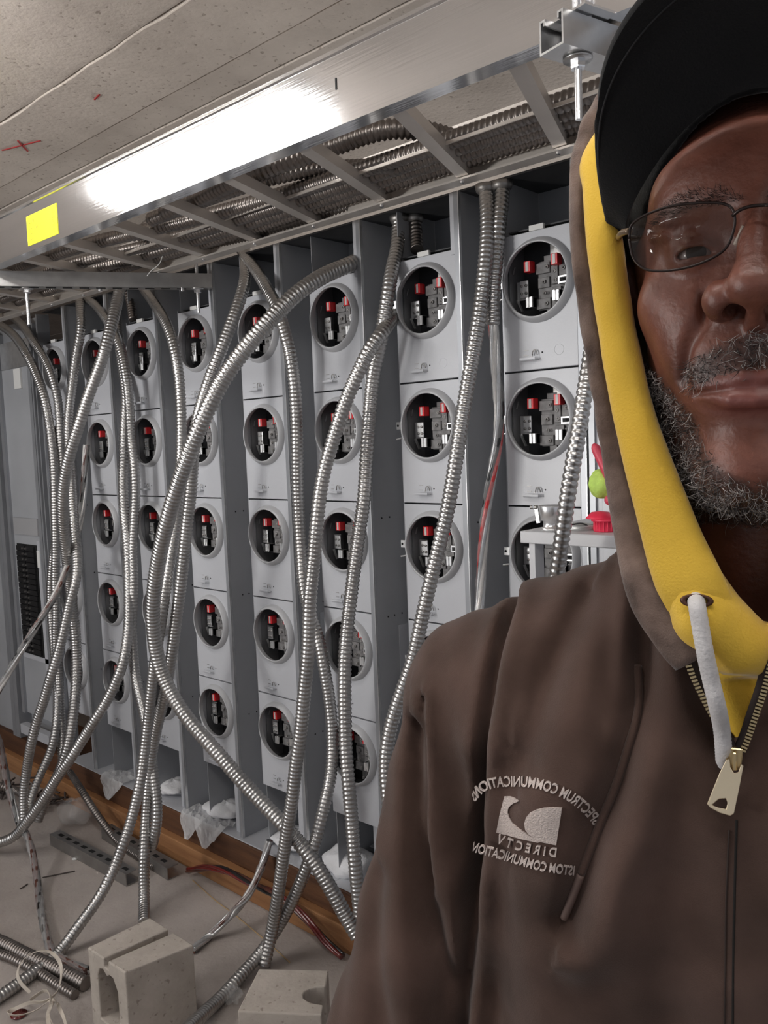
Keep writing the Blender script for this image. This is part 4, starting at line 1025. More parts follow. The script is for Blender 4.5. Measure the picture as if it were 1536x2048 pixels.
DEN = cloth('dark_jeans', (.02, .025, .045), (.035, .04, .07), 20, 900)
THR = mat('embroidery_thread', (.62, .53, .49), .7, bump=.6, bscale=900)
BRASS = mat('brass', (.60, .47, .26), .3, .9, var=.12, scale=60)
CORDW = cloth('white_cord', (.52, .50, .50), (.66, .64, .64), 60, 500, .85, .2, 1.0)
WIREG = mat('glasses_wire', (.03, .02, .018), .3, .6)
LENS = mat('lens', (.035, .024, .018), .06, 0, spec=.5, alpha=.38)
NEAR = lambda d, w: np.clip(1-d/w, 0, 1)

# ---- head
EYE = [(-.0255, .4585, .0885), (.0275, .4585, .0885)]
MID = .001
def head_sdf(X):
    x = X[0]-MID; ax = np.abs(x); Y = [ax, X[1], X[2]]; Z = [x, X[1], X[2]]
    d = ell(Z, (0, .545, .120), (.068, .088, .085))
    d = smin(d, ell(Z, (0, .507, .050), (.056, .066, .088)), .03)
    d = smin(d, ell(Z, (0, .468, .118), (.048, .030, .034)), .02)            # forehead
    d = smin(d, cap(Y, (.004, .447, .108), (.034, .462, .1085), .0085, .008), .012)   # brow ridge
    d = smin(d, ell(Y, (.036, .474, .066), (.020, .018, .018)), .018)        # cheek bone
    d = smin(d, ell(Y, (.027, .466, .048), (.016, .016, .022)), .016)        # cheek
    d = smin(d, ell(Z, (0, .462, .026), (.030, .024, .026)), .014)           # muzzle
    d = smin(d, ell(Z, (0, .462, -.018), (.022, .021, .020)), .018)          # chin
    d = smin(d, cap(Y, (.012, .470, -.024), (.046, .52, .002), .014, .014), .02)      # jaw line
    d = smin(d, cap(Z, (0, .555, .03), (0, .580, -.14), .050, .054), .02)    # neck
    d = smax(d, -ell(Y, (.0275, .434, .0905), (.0175, .0135, .0125)), .012)  # eye socket
    # eyelids
    le = [ax-.0265, X[1]-.4585, X[2]-.0885]
    dist = np.sqrt(le[0]**2+le[1]**2+le[2]**2)
    lid = dist-.0139
    slot = ell([le[0], le[1], le[2]+.0012-.004*(le[0]/.011)**2*-.5], (0, -.013, 0), (.0110, .008, .0023))
    lid = smax(lid, -slot, .0012)
    d = smin(d, lid, .004)
    d = smax(d, -(dist-.0115), .0004)
    crease = poly_cap([le[0], le[1], le[2]], [(-.011, -.0045, .003), (-.006, -.0105, .0078), (.002, -.0115, .0085), (.009, -.008, .006)], .0009)
    # nose
    n = cap(Z, (0, .4395, .102), (0, .4245, .074), .0065, .0085)
    n = smin(n, ell(Z, (0, .4205, .0645), (.0125, .0115, .0105)), .006)
    n = smin(n, ell(Y, (.0146, .4300, .0600), (.0090, .0118, .0100)), .004)
    n = smin(n, cap(Z, (0, .424, .056), (0, .434, .050), .0042, .0045), .004)
    d = smin(d, n, .0075)
    d = smax(d, -ell(Y, (.0232, .4405, .0600), (.0022, .010, .011)), .004)
    ns = [ax, X[1], X[2]]
    no = cap([ax, X[1]*1.0, X[2]], (.0094, .4215, .0510), (.0078, .436, .062), .0052, .0040)
    d = smax(d, -no, .0022)
    # lips
    up = poly_cap(Y, [(.0, .4375, .0235), (.005, .4370, .0242), (.014, .4410, .0222), (.0245, .4490, .0192)], [.0036, .0038, .0032, .0014])
    lo = poly_cap(Y, [(.0, .4375, .0135), (.010, .4395, .0140), (.0235, .4480, .0180)], [.0054, .0050, .0018])
    d = smin(d, up, .004); d = smin(d, lo, .0045)
    d = smax(d, -poly_cap(Y, [(.0, .4325, .0188), (.010, .4345, .0188), (.020, .4420, .0186), (.0275, .4490, .0178)], [.0014, .0014, .0014, .0017]), .0016)
    d = smax(d, -ell(Z, (0, .433, .036), (.0028, .006, .0075)), .004)          # philtrum
    d = smax(d, -ell(Z, (0, .436, .0035), (.016, .006, .0035)), .007)          # under the lower lip
    d = smax(d, -poly_cap(Y, [(.023, .440, .058), (.030, .448, .042), (.033, .453, .026)], .0012), .007)  # cheek fold
    # ears
    d = smin(d, ell(Y, (.071, .545, .078), (.009, .016, .028)), .006)
    return d
hv, hf = surfnet(head_sdf, (-.088, .400, -.135), (.090, .645, .215), .00125)
hd = fin(hv, hf, 'body', SKIN)
x = np.abs(hv[:, 0]-MID); yD = hv[:, 1]; z = hv[:, 2]
def smooth01(a): return np.clip(a, 0, 1)**2*(3-2*np.clip(a, 0, 1))
front = smooth01((.50-yD)/.02)
lipu = smooth01(1.4-np.sqrt((x/.026)**2+((z-.0218)/.0062)**2))*front
lipl = smooth01(1.35-np.sqrt((x/.0245)**2+((z-.0125)/.0075)**2))*front
lip = np.maximum(lipu, lipl)
def beard_mask(x, D, z):
    mus = smooth01(2.2*(1.15-np.sqrt((x/.036)**2+((z-.0345+x*.22)/.0118)**2)))
    r = np.sqrt((x/.0262)**2+((z-.004)/.0285)**2)
    ring = smooth01((r-.92)*5)*smooth01((.040+(x-.045)*.45-z)/.012)
    ring *= smooth01((x-.020)/.008+ (.0-z)/.01)
    soul = .0*smooth01(1.2-np.sqrt((x/.007)**2+((z-.002)/.007)**2))
    return np.clip(np.maximum(np.maximum(mus, ring), soul)*(D < .545), 0, 1)
bmk = beard_mask(x, yD, z)*(z > -.055)
bmk = np.where(lip > .5, bmk*.15, bmk)
for nm_, ar in (('lip', lip*.8), ('beard', bmk*.75)):
    at = hd.data.attributes.new(nm_, 'FLOAT', 'POINT'); at.data.foreach_set('value', ar.astype(np.float32)[:len(hd.data.vertices)])
# normals of the head field
def grad(fn, P, e=.0008):
    g = np.zeros_like(P)
    for i in range(3):
        q = P.copy(); q[:, i] += e; r = P.copy(); r[:, i] -= e
        g[:, i] = fn([q[:, 0], q[:, 1], q[:, 2]])-fn([r[:, 0], r[:, 1], r[:, 2]])
    return g/(np.linalg.norm(g, axis=1)[:, None]+1e-12)
def hairs(P, N, count, L0, L1, rad, curl, down, rg, segs=5):
    idx = rg.integers(0, len(P), count); v = []; f = []
    k = 0
    for i in idx:
        p = P[i]+rg.normal(0, .0005, 3); n = N[i]
        t = rg.normal(0, 1, 3)*curl+np.array(down); d = n*.9+t*.6; d /= np.linalg.norm(d)
        L = rg.uniform(L0, L1); ax_ = rg.normal(0, 1, 3); ax_ /= np.linalg.norm(ax_); ang = rg.uniform(.35, .95)*(1 if curl > .5 else .45)
        pts = [p-n*.0006]
        for s in range(segs):
            pts.append(pts[-1]+d*L/segs)
            c_, s_ = math.cos(ang), math.sin(ang); d = d*c_+np.cross(ax_, d)*s_+ax_*(ax_@d)*(1-c_)
            # stay outside the skin
            dn = d@n
            if dn < -.15: d = d-n*(dn+.15); d /= np.linalg.norm(d)
        o = len(v)
        for s, q in enumerate(pts):
            w = rad*(1-.75*s/segs); u1 = np.cross(d, [.3, .5, .8]); u1 /= np.linalg.norm(u1)+1e-9; u2 = np.cross(d, u1)
            v += [q+u1*w, q-u1*w*.5+u2*w*.87, q-u1*w*.5-u2*w*.87]
        for s in range(segs):
            for a_ in range(3): f.append((o+s*3+a_, o+s*3+(a_+1) % 3, o+s*3+3+(a_+1) % 3, o+s*3+3+a_))
    return np.array(v), np.array(f)
HW = mat('grey_hair', (.50, .46, .44), .5); HD = mat('dark_hair', (.035, .028, .026), .55); HG = mat('mid_grey_hair', (.20, .175, .165), .5)
rg = np.random.default_rng(5)
sel = np.where((bmk > rg.random(len(bmk))*.9+.08) & (yD < .53))[0]
Pb = hv[sel].astype(float); Nb = grad(head_sdf, Pb)
for nm_, m_, cnt in (('beard', HW, 2300), ('beard', HD, 3400), ('beard', HG, 2600)):
    v, f = hairs(Pb, Nb, cnt, .004, .0105, .00024, .9, (0, 0, -.7), rg)
    o = fin(v, f, nm_, m_); o['kind'] = 'stuff'
seb = np.where((np.sqrt(((x-.026)/.021)**2+((z-.1115+.012*((x-.026)/.02)**2*.4)/.0042)**2) < 1) & (yD < .475))[0]
if len(seb):
    Pe = hv[seb].astype(float); Ne = grad(head_sdf, Pe)
    v, f = hairs(Pe, Ne, 700, .003, .006, .00016, .25, (0, 0, .2), rg, 4); o = fin(v, f, 'eyebrow', HD); o['kind'] = 'stuff'
# eyes
EW = mat('eye_white', (.26, .19, .17), .25, coat=.3); EI = mat('eye_iris', (.012, .008, .006), .5, spec=.3)
for ex in (MID-.0265, MID+.0265):
    b = MB(); nn = 20
    b.lathe([(.01135*math.sin(a_), -.01135*math.cos(a_)) for a_ in np.linspace(.001, PI-.001, 20)], (ex, .4585, .0885), 'Y', n=28)
    eo = MBfin(b, 'eyeball', EW)
    b = MB().lathe([(.0115*math.sin(a_), -.0115*math.cos(a_)) for a_ in np.linspace(.001, .43, 8)], (ex, .4585, .0885), 'Y', n=24)
    # gaze slightly down
    dd = np.array(b.v)-np.array([ex, .4585, .0885]); t_ = .12; c_, s_ = math.cos(t_), math.sin(t_)
    dd2 = dd.copy(); dd2[:, 1] = dd[:, 1]*c_-dd[:, 2]*s_; dd2[:, 2] = dd[:, 1]*s_+dd[:, 2]*c_
    b.v = (dd2+np.array([ex, .4585, .0885])).tolist()
    MBfin(b, 'iris', EI, eo)

# ---- glasses
def gl(pxs): return np.array([LC(a_, b_, c_) for a_, b_, c_ in pxs])
rim = gl([(1258,478,.4400),(1262,452,.4390),(1280,436,.4372),(1305,424,.4350),(1335,414,.4325),(1370,408,.4300),(1410,405,.4275),(1445,407,.4260),(1464,417,.4255),(1470,440,.4258),(1466,465,.4265),(1455,492,.4275),(1435,510,.4290),(1400,527,.4315),(1360,538,.4340),(1320,542,.4365),(1288,537,.4385),(1266,515,.4398)])
rim_c = spline(np.vstack([rim, rim[:1]]), .002)
glasses = empty('glasses', (0, 0, 0)); glasses.parent = person
def mirror(P): Q = np.array(P, float).copy(); Q[:, 0] = 2*.0058-Q[:, 0]; return Q
for P in (rim_c, mirror(rim_c)):
    r_ = MB().tube(P, .00065, 8); ro = MBfin(r_, 'rim', WIREG, glasses)
    c_ = P.mean(0); v = [c_-np.array([0, .0006, 0])]+[q for q in P]; n = len(P)
    # slightly domed lens
    v2 = [c_+np.array([0, -.0028, 0])]; rings = [.33, .66, 1.0]
    for q in rings: v2 += [c_+(p_-c_)*q+np.array([0, -.0028*(1-q*q), 0]) for p_ in P]
    f = [(0, 1+i, 1+(i+1) % n) for i in range(n)]
    for k_ in range(2):
        f += [(1+k_*n+i, 1+k_*n+(i+1) % n, 1+(k_+1)*n+(i+1) % n, 1+(k_+1)*n+i) for i in range(n)]
    fin(v2, f, 'lens', LENS, glasses)
br = spline(gl([(1465,432,.4256),(1480,420,.4235),(1505,412,.4225),(1536,410,.4225)]), .002)
br = np.vstack([br, mirror(br)[::-1]])
MBfin(MB().tube(br, .0008, 8), 'bridge', WIREG, glasses)
pad_m = mat('nose_pad', (.75, .66, .55), .15, alpha=.55)
pa = gl([(1488,452,.4290),(1480,470,.4300),(1470,490,.4315)])
for P in (pa, mirror(pa)):
    MBfin(MB().tube(spline(P, .001), [.0012]*len(spline(P, .001)), 8), 'nose_pad', pad_m, glasses)
ta = gl([(1260,462,.4395),(1248,464,.4440),(1240,470,.4520),(1238,474,.4700),(1236,476,.5100),(1232,480,.5500)])
for P in (ta, mirror(ta)):
    MBfin(MB().tube(spline(P, .003), .0017, 8), 'temple_arm', mat('temple_arm', (.16, .11, .07), .3, .3), glasses)

# ---- cap
capo = empty('baseball_cap', (0, 0, 0)); capo.parent = person
def crown(X):
    d = ell(X, (MID, .548, .142), (.0775, .107, .080))
    d = smax(d, .155-12*(X[0]-MID)**2+ (X[1]-.45)*-.25-X[2], .006)
    d = smax(d, -(ell(X, (MID, .548, .140), (.0735, .103, .075))), .002)
    return d
cv, cf = surfnet(crown, (-.085, .425, .100), (.087, .665, .230), .0022)
fin(cv, cf, 'crown', CAPM, capo)  # crown
nu, nv = 61, 16; v = []; f = []
for i in range(nu):
    th_ = -PI/2*1.0+PI*i/(nu-1); s_, c_ = math.sin(th_), math.cos(th_)
    A0 = np.array([MID+.0635*s_, .486-.046*c_**.8, .158-11.6*(.0635*s_)**2])
    cc = abs(c_)**.75
    A1 = np.array([MID+.0700*s_+.008*s_*math.sin(2*abs(th_)), .486-.118*cc, .111+.080*abs(c_)**.62])
    for j in range(nv):
        t = j/(nv-1); q = A0*(1-t)+A1*t
        q[2] += .010*math.sin(PI*t)*c_ ; q[0] += .006*s_*math.sin(PI*t)
        v.append(q)
for i in range(nu-1):
    for j in range(nv-1): f.append((i*nv+j, i*nv+j+1, (i+1)*nv+j+1, (i+1)*nv+j))
bro = fin(v, f, 'brim', CAPM, capo); sm_ = bro.modifiers.new('s', 'SOLIDIFY'); sm_.thickness = .0035; sm_.offset = 0
ss = bro.modifiers.new('b', 'BEVEL'); ss.width = .001; ss.segments = 2
sb = [np.array(v[i*nv+11])+np.array([0, -.0012, -.0014]) for i in range(3, nu-3)]
MBfin(MB().tube(np.array(sb), .00055, 6), 'brim_stitch', mat('cap_stitch', (.02, .02, .022), .8), bro)

# ---- jacket
def pol(pxs, D): return [(LC(a_, b_, D)[0], LC(a_, b_, D)[2]) for a_, b_ in pxs]
CREASES = [  # (points in (across, up), width, depth, side offset ridge)
 (pol([(955,1250),(951,1400),(946,1560),(935,1700),(915,1850),(905,2048),(900,2200)], .50), .007, .011, .010),
 (pol([(848,1395),(860,1480),(863,1560),(870,1640),(885,1740)], .56), .0035, .004, .004),
 (pol([(1140,1235),(1110,1310),(1080,1400),(1062,1500)], .50), .012, .007, .004),
 (pol([(1268,1120),(1276,1250),(1275,1400),(1245,1550),(1205,1640),(1175,1740),(1142,1830)], .49), .010, .010, .009),
 (pol([(790,1500),(822,1680),(858,1830),(893,1960),(900,2100)], .53), .011, .011, .008),
 (pol([(1195,1190),(1205,1300),(1212,1420)], .49), .008, .003, .003),
 (pol([(740,1780),(760,1900),(800,2048)], .53), .012, .006, .006),
 (pol([(1310,1390),(1340,1600),(1350,1850),(1345,2048)], .475), .020, .004, .004),
 (pol([(1010,1560),(990,1760),(985,2048)], .49), .016, .004, .004),
 (pol([(1340,1300),(1400,1420),(1440,1500)], .47), .006, .004, .005),
]
def crease_disp(A, H):
    out = np.zeros(np.broadcast(A, H).shape, np.float32)
    for pts, w, dep, rid in CREASES:
        best = None; sg = None
        for i in range(len(pts)-1):
            a0, h0 = pts[i]; a1, h1 = pts[i+1]; dx, dz = a1-a0, h1-h0; L = dx*dx+dz*dz
            t = np.clip(((A-a0)*dx+(H-h0)*dz)/L, 0, 1); ex = A-a0-t*dx; ez = H-h0-t*dz; dd = np.sqrt(ex*ex+ez*ez)
            cr = (dx*ez-dz*ex)
            if best is None: best, sg = dd, cr
            else:
                q = dd < best; sg = np.where(q, cr, sg); best = np.where(q, dd, best)
        s = np.sign(sg)*best      # + on one side
        out += 1.6*dep*np.exp(-(best/w)**2)-rid*.8*np.exp(-((s-1.8*w)/(1.4*w))**2)*1.0
    return out
def torso0(X):
    Z = [X[0], X[1], X[2]]; ax = np.abs(X[0]+.002); Y = [ax, X[1], X[2]]
    d = rbox(Y, (0, .605, -.43), (.182, .125, .31), .095)
    d = smin(d, ell(Y, (.06, .56, -.25), (.10, .078, .12)), .05)
    d = smin(d, cap(Y, (.03, .585, -.125), (.19, .622, -.205), .058, .064), .05)
    return d
def arms(X):
    ax = np.abs(X[0]+.002); Y = [ax, X[1], X[2]]
    d = cap(Y, (.190, .622, -.207), (.238, .56, -.48), .066, .070)
    d = smin(d, cap(Y, (.238, .56, -.48), (.150, .50, -.60), .066, .050), .03)
    return d
def lumps(A, H, D=0):
    return (.0022*np.sin(A*61+H*23)*np.sin(H*37-A*19+1.3)+.0012*np.sin(A*130-H*45+.5)*np.sin(H*88+A*60))
def jacket(X):
    t = torso0(X); a = arms(X)
    d = smin(t, a, .014)
    fr = np.clip((.64-X[1])/.05, 0, 1)
    d = d+(crease_disp(X[0], X[2])*fr)+lumps(X[0], X[2])
    # open neck and V
    hh = X[2]; cx = -.0095+ (hh+.17)*.02
    hw = np.clip((hh+.1735)*.40, 0, None)+np.clip(hh+.118, 0, None)*.6
    v = np.abs(X[0]-cx)-hw
    vv = np.maximum(v, X[1]-.53); vv = np.where(hh > -.1735, vv, .02)
    d = smax(d, -vv, .003)
    d = smax(d, -cap(X, (0, .56, -.13), (0, .53, .05), .058, .07), .006)
    d = smax(d, -.715-X[2], .01)
    # front zip line below the slider
    return d
jv, jf = surfnet(jacket, (-.345, .425, -.73), (.345, .765, -.05), .0033)
jo = fin(jv, jf, 'jacket', JK)
# dark tube painting in the shade of the placket crease, then seam stitching
def surf_tube(pxs, r, name, m, fn, off_=.0006, parent=None, n=6, step=.004, rr=None):
    P = np.array(pxs, float); Q = spline(np.c_[P, np.zeros(len(P))], 6)[:, :2]
    H3 = hitD(Q, fn); H3[:, 1] -= off_; H3 = smooth_path(H3, 3)
    return MBfin(MB().tube(H3, r if rr is None else rr(len(H3)), n), name, m, parent)
STM = mat('seam_thread', (.035, .022, .018), .9)
surf_tube([(1473,1640),(1470,1750),(1467,1900),(1465,2100)], .0008, 'zip_crease_shade', mat('zip_shadow', (.008, .006, .005), .9), jacket, -.0004, jo)
surf_tube([(1458,1660),(1452,1800),(1450,1950),(1448,2100)], .0005, 'seam', STM, jacket, .0003, jo)
# jacket drawstring
surf_tube([(1276,1330),(1277,1420),(1255,1500),(1232,1570),(1203,1640),(1180,1700),(1163,1745)], .0026, 'drawstring', JK, jacket, .0014, jo, 8)
surf_tube([(1163,1745),(1148,1785),(1129,1832)], .0026, 'drawstring_tip', mat('cord_tip', (.15, .10, .085), .6), jacket, .0020, jo, 8)

# ---- yellow hoodie body and collar
def hoodie(X):
    Z = X; Y = [np.abs(X[0]), X[1], X[2]]
    d = rbox(Y, (0, .61, -.41), (.150, .095, .29), .08)
    d = smin(d, ell(Z, (-.002, .545, -.185), (.042, .068, .075)), .03)
    # soft collar lobes made by the hood edges meeting at the throat
    L = [tuple(LC(1345, 1080, .476)), tuple(LC(1386, 1165, .473)), tuple(LC(1420, 1235, .469)), tuple(LC(1478, 1290, .472)), tuple(LC(1520, 1330, .480))]
    d = smin(d, poly_cap(X, L, [.012, .0165, .0195, .018, .013]), .012)
    Rr = [tuple(LC(1690, 1160, .480)), tuple(LC(1640, 1235, .480)), tuple(LC(1565, 1310, .484))]
    d = smin(d, poly_cap(X, Rr, [.017, .018, .014]), .008)
    d = smax(d, -cap(X, (0, .53, -.10), (0, .50, .05), .036, .045), .008)
    d = d+.0010*np.sin(X[0]*90+X[2]*40)
    jr = smin(torso0(X), arms(X), .014)+crease_disp(X[0], X[2])+.006
    d = np.where(X[2] < -.142, smax(d, jr, .003), np.where(X[2] < -.122, smax(d, jr-(X[2]+.142)*3.0, .003), d))
    return smax(d, -.69-X[2], .01)
yv, yf_ = surfnet(hoodie, (-.18, .425, -.70), (.18, .72, -.045), .0032)
yo = fin(yv, yf_, 'hoodie', YEL)

# ---- hood edges (flattened soft rolls) and hood shells
def roll(E, hw, ht, n=18, nrm=None, ruck=0.0, rs=None):
    E = np.asarray(E); N = len(E); hw = np.broadcast_to(hw, (N,)); T_ = np.gradient(E, axis=0); T_ /= np.linalg.norm(T_, axis=1)[:, None]
    v = []; f = []
    for i in range(N):
        nn_ = np.array([.18*np.sign(E[i, 0]), -1, 0.]) if nrm is None else nrm[i]
        nn_ = nn_-T_[i]*(nn_@T_[i]); nn_ /= np.linalg.norm(nn_); sd = np.cross(T_[i], nn_)
        for j in range(n):
            a_ = 2*PI*j/n; w = hw[i]; t = ht
            k_ = 1.0
            if ruck: k_ = 1+ruck*(math.sin(i*.55+2.2*math.sin(i*.13)+.8*math.sin(j*1.3))*.6+math.sin(i*.23+j*.7)*.5)
            sc_ = abs(math.cos(a_))**.8*np.sign(math.cos(a_)); ss_ = abs(math.sin(a_))**.9*np.sign(math.sin(a_))
            v.append(E[i]+sd*sc_*w*(1+.3*(k_-1))+nn_*ss_*t*k_)
    for i in range(N-1):
        for j in range(n): f.append((i*n+j, i*n+(j+1) % n, (i+1)*n+(j+1) % n, (i+1)*n+j))
    f += [tuple(range(n))[::-1], tuple((N-1)*n+k for k in range(n))]
    return v, f
def full_arch(left, top):     # left: lower to upper, mirror to the right
    Lh = np.array(left); Rh = Lh[::-1].copy(); Rh[:, 0] = 2*.004-Rh[:, 0]
    return np.vstack([Lh, np.array(top), Rh])
bl_ = [LC(*q) for q in [(1385,1322,.464),(1362,1288,.465),(1330,1245,.467),(1305,1195,.470),(1285,1150,.474),(1270,1100,.480),(1254,1030,.487),(1238,950,.493),(1219,850,.499),(1199,750,.503),(1183,650,.506),(1169,550,.509),(1160,450,.512),(1158,370,.517),(1168,300,.526),(1190,240,.540)]]
E_ = full_arch(bl_, [(-.078, .560, .215), (-.045, .572, .240), (.004, .576, .249), (.053, .572, .240), (.086, .560, .215)])
E_ = resample(spline(E_, .006), .0035)[0]
hwp = np.interp(E_[:, 2], [-.125, -.10, -.07, -.03, .02, .10, .17, .26], [.011, .0125, .0115, .0080, .0065, .0058, .0060, .006])
v, f = roll(E_, hwp, .0065, 18, ruck=.22)
fin(v, f, 'hood_hem', JKH)
yl = [LC(*q) for q in [(1430,1290,.470),(1404,1225,.466),(1380,1170,.464),(1352,1100,.466),(1322,1010,.468),(1290,910,.472),(1263,810,.476),(1241,700,.480),(1224,600,.483),(1211,500,.486),(1202,430,.490),(1196,370,.498),(1192,320,.508)]]
Ey = full_arch(yl, [(-.070, .535, .190), (-.040, .548, .215), (.004, .552, .224), (.048, .548, .215), (.078, .535, .190)])
Ey = resample(spline(Ey, .006), .004)[0]
hwy = np.interp(Ey[:, 2], [-.12, -.08, -.045, .0, .05, .10, .14, .20], [.019, .0175, .0150, .0112, .0102, .0098, .0085, .006])
v, f = roll(Ey, hwy, .0085, 20, ruck=.06)
fin(v, f, 'hoodie_hood_hem', YEL)
def shell(E, back, name, m, out, th_k, hb=-.02, wr=0.0):
    N = len(E); ns = 26; v = []; f = []
    for i in range(N):
        for j in range(ns):
            t = (PI/2)*j/(ns-1)*.985; c_, s_ = math.cos(t), math.sin(t)
            e = E[i]; b_ = 1+out*math.sin(2*t)
            z_ = hb+(e[2]-hb)*c_**.75*b_ if e[2] > hb else hb+(e[2]-hb)*(c_**.35)
            v.append((.004+(e[0]-.004)*c_**.55*b_, e[1]+(back-e[1])*s_, z_+wr*math.sin(i*.35+j*.8)*s_))
    for i in range(N-1):
        for j in range(ns-1): f.append((i*ns+j, i*ns+j+1, (i+1)*ns+j+1, (i+1)*ns+j))
    o = fin(v, f, name, m); s_ = o.modifiers.new('s', 'SOLIDIFY'); s_.thickness = th_k; s_.offset = 0; return o
shell(E_[::2], .720, 'hood', JK, .10, .004, wr=.0015)
shell(Ey[::2], .685, 'hoodie_hood', YEL, .06, .003)

# ---- grommet, white cord
gp = hitD(np.array([[1394, 1200]]), hoodie)[0]; 
hem_front = gp+np.array([0, -.0012, 0])
g_ = MB().lathe([(.0075, 0), (.0082, -.0010), (.0065, -.0016), (.0052, -.0006), (.0052, .003)], (0, 0, 0), 'Y', n=28)
gv = np.array(g_.v); gv[:, 2] *= .45; gv += hem_front; g_.v = gv.tolist()
MBfin(g_, 'grommet', mat('grommet', (.10, .045, .03), .4, .5))
zD0 = hitD(np.array([[1452, 1512]]), jacket)[0, 1]
cpts = np.array([LC(*q) for q in [(1392,1198,gp[1]+.004),(1394,1212,gp[1]-.0045),(1402,1260,gp[1]-.006),(1411,1310,.4475),(1422,1360,.4500),(1434,1410,.4530),(1443,1455,zD0-.012),(1447,1500,zD0-.006),(1449,1560,zD0+.008)]])
cs = resample(spline(cpts, .004), .0012)[0]
MBfin(MB().tube(cs, .0043*(1+.05*(np.arange(len(cs)) % 2)), 14), 'hood_cord', CORDW)

# ---- zip: tapes, teeth, slider, pull
def edge_line(pxs):
    P = np.array(pxs, float); Q = spline(np.c_[P, np.zeros(len(P))], 5)[:, :2]; return Q
for pxs in ([(1366,1285),(1378,1315),(1396,1360),(1418,1405),(1443,1452),(1463,1500)], [(1543,1290),(1536,1325),(1522,1380),(1505,1430),(1490,1475),(1478,1502)]):
    Q = edge_line(pxs); P3 = np.array([LC(a_, b_, .4625+.006*(i/len(Q))) for i, (a_, b_) in enumerate(Q)])
    zD = hitD(np.array([[1452, 1512], [1490, 1512]]), jacket)[:, 1].min()
    P3 = np.array([LC(a_, b_, .4630+(zD-.0015-.4630)*(i/len(Q))**1.3) for i, (a_, b_) in enumerate(Q)])
    P3 = smooth_path(P3, 2)
    MBfin(MB().tube(P3+np.array([0, .002, 0]), .0030, 8), 'zip_tape', mat('zip_tape', (.03, .02, .018), .9))
    Pr, _ = resample(P3, .0021); b = MB()
    for i in range(len(Pr)-1):
        d_ = Pr[i+1]-Pr[i]; d_ /= np.linalg.norm(d_); sd = np.cross(d_, [0, 1, 0]); sg = 1 if pxs[0][0] < 1450 else -1
        c_ = Pr[i]-np.array([0, .0012, 0])-sd*sg*.0014
        b.bar(c_-sd*.0016, c_+sd*.0016, .0011, .0022, up=(0, 1, 0))
    o = MBfin(b, 'zip_teeth', BRASS); o['kind'] = 'stuff'
zs = LC(1468, 1512, zD-.003)
b = MB(); b.add([(zs[0]+x_, zs[1]+y_, zs[2]+z_) for x_, y_, z_ in [(-.0048, -.002, .005), (.0048, -.002, .005), (.0034, -.002, -.007), (-.0034, -.002, -.007), (-.0048, .004, .005), (.0048, .004, .005), (.0034, .004, -.007), (-.0034, .004, -.007)]],
      [(0, 1, 2, 3), (4, 5, 6, 7), (0, 1, 5, 4), (1, 2, 6, 5), (2, 3, 7, 6), (3, 0, 4, 7)])
b.bar((zs[0]+.0004, zs[1]-.0045, zs[2]+.004), (zs[0]+.0004, zs[1]-.0045, zs[2]-.006), .0022, .0035, up=(0, 1, 0))
sl_ = MBfin(b, 'zip_slider', BRASS); sl_.modifiers.new('b', 'BEVEL').width = .0006
out_p = [(1452,1520),(1459,1517),(1461,1535),(1468,1546),(1477,1544),(1482,1528),(1487,1531),(1478,1580),(1468,1627),(1461,1632),(1440,1626),(1421,1616),(1414,1608),(1425,1580),(1438,1548)]
hole_p = [(1438,1598),(1452,1597),(1455,1606),(1452,1618),(1436,1615),(1424,1610)]
bm = bmesh.new(); loops = []
for zoff in (0, .0016):
    for L_ in (out_p, hole_p): loops.append([bm.verts.new(LC(a_, b_, .0-.0085+zD+-(b_-1517)*.00006+zoff)) for a_, b_ in L_])
for k_ in (0, 1):
    o0_, o1_ = loops[k_], loops[k_+2]; n = len(o0_)
    for i in range(n): bm.faces.new((o0_[i], o0_[(i+1) % n], o1_[(i+1) % n], o1_[i]))
for k_ in (0, 2):
    ed = [bm.edges.get((L_[i], L_[(i+1) % len(L_)])) for L_ in (loops[k_], loops[k_+1]) for i in range(len(L_))]
    bmesh.ops.triangle_fill(bm, use_beauty=True, edges=ed)
bmesh.ops.recalc_face_normals(bm, faces=bm.faces)
vv = np.array([q.co[:] for q in bm.verts]); bm.verts.index_update(); ff = [tuple(q.index for q in fc.verts) for fc in bm.faces]; bm.free()
po = fin(vv, ff, 'zip_pull', mat('gold_pull', (.72, .60, .42), .3, .75), sl_, smooth=False); q_ = po.modifiers.new('b', 'BEVEL'); q_.width = .0004; q_.segments = 2

# ---- chest embroidery
def on_jacket(P2, lift):
    H3 = hitD(P2, jacket, .42, .60); return H3, lift
def flat_mesh(P2, faces, name, lift=.0011):
    P2 = np.array(P2, float); P2[:, 0] = np.maximum(P2[:, 0], 949+.35*(P2[:, 0]-949)); H3 = hitD(P2, jacket, .42, .60)
    lim = np.median(H3[:, 1])+.012; H3 *= (np.minimum(H3[:, 1], lim)/H3[:, 1])[:, None]
    F0 = H3.copy(); F0[:, 1] -= lift; B0 = H3.copy(); B0[:, 1] += .0004
    n = len(P2); V = np.vstack([F0, B0]); f = [tuple(q) for q in faces]
    from collections import Counter
    ec = Counter()
    for q in faces:
        for i in range(len(q)): ec[frozenset((q[i], q[(i+1) % len(q)]))] += 1
    for q in faces:
        for i in range(len(q)):
            a_, b_ = q[i], q[(i+1) % len(q)]
            if ec[frozenset((a_, b_))] == 1: f.append((a_, b_, b_+n, a_+n))
    return fin(V, f, name, THR, jo, smooth=False)
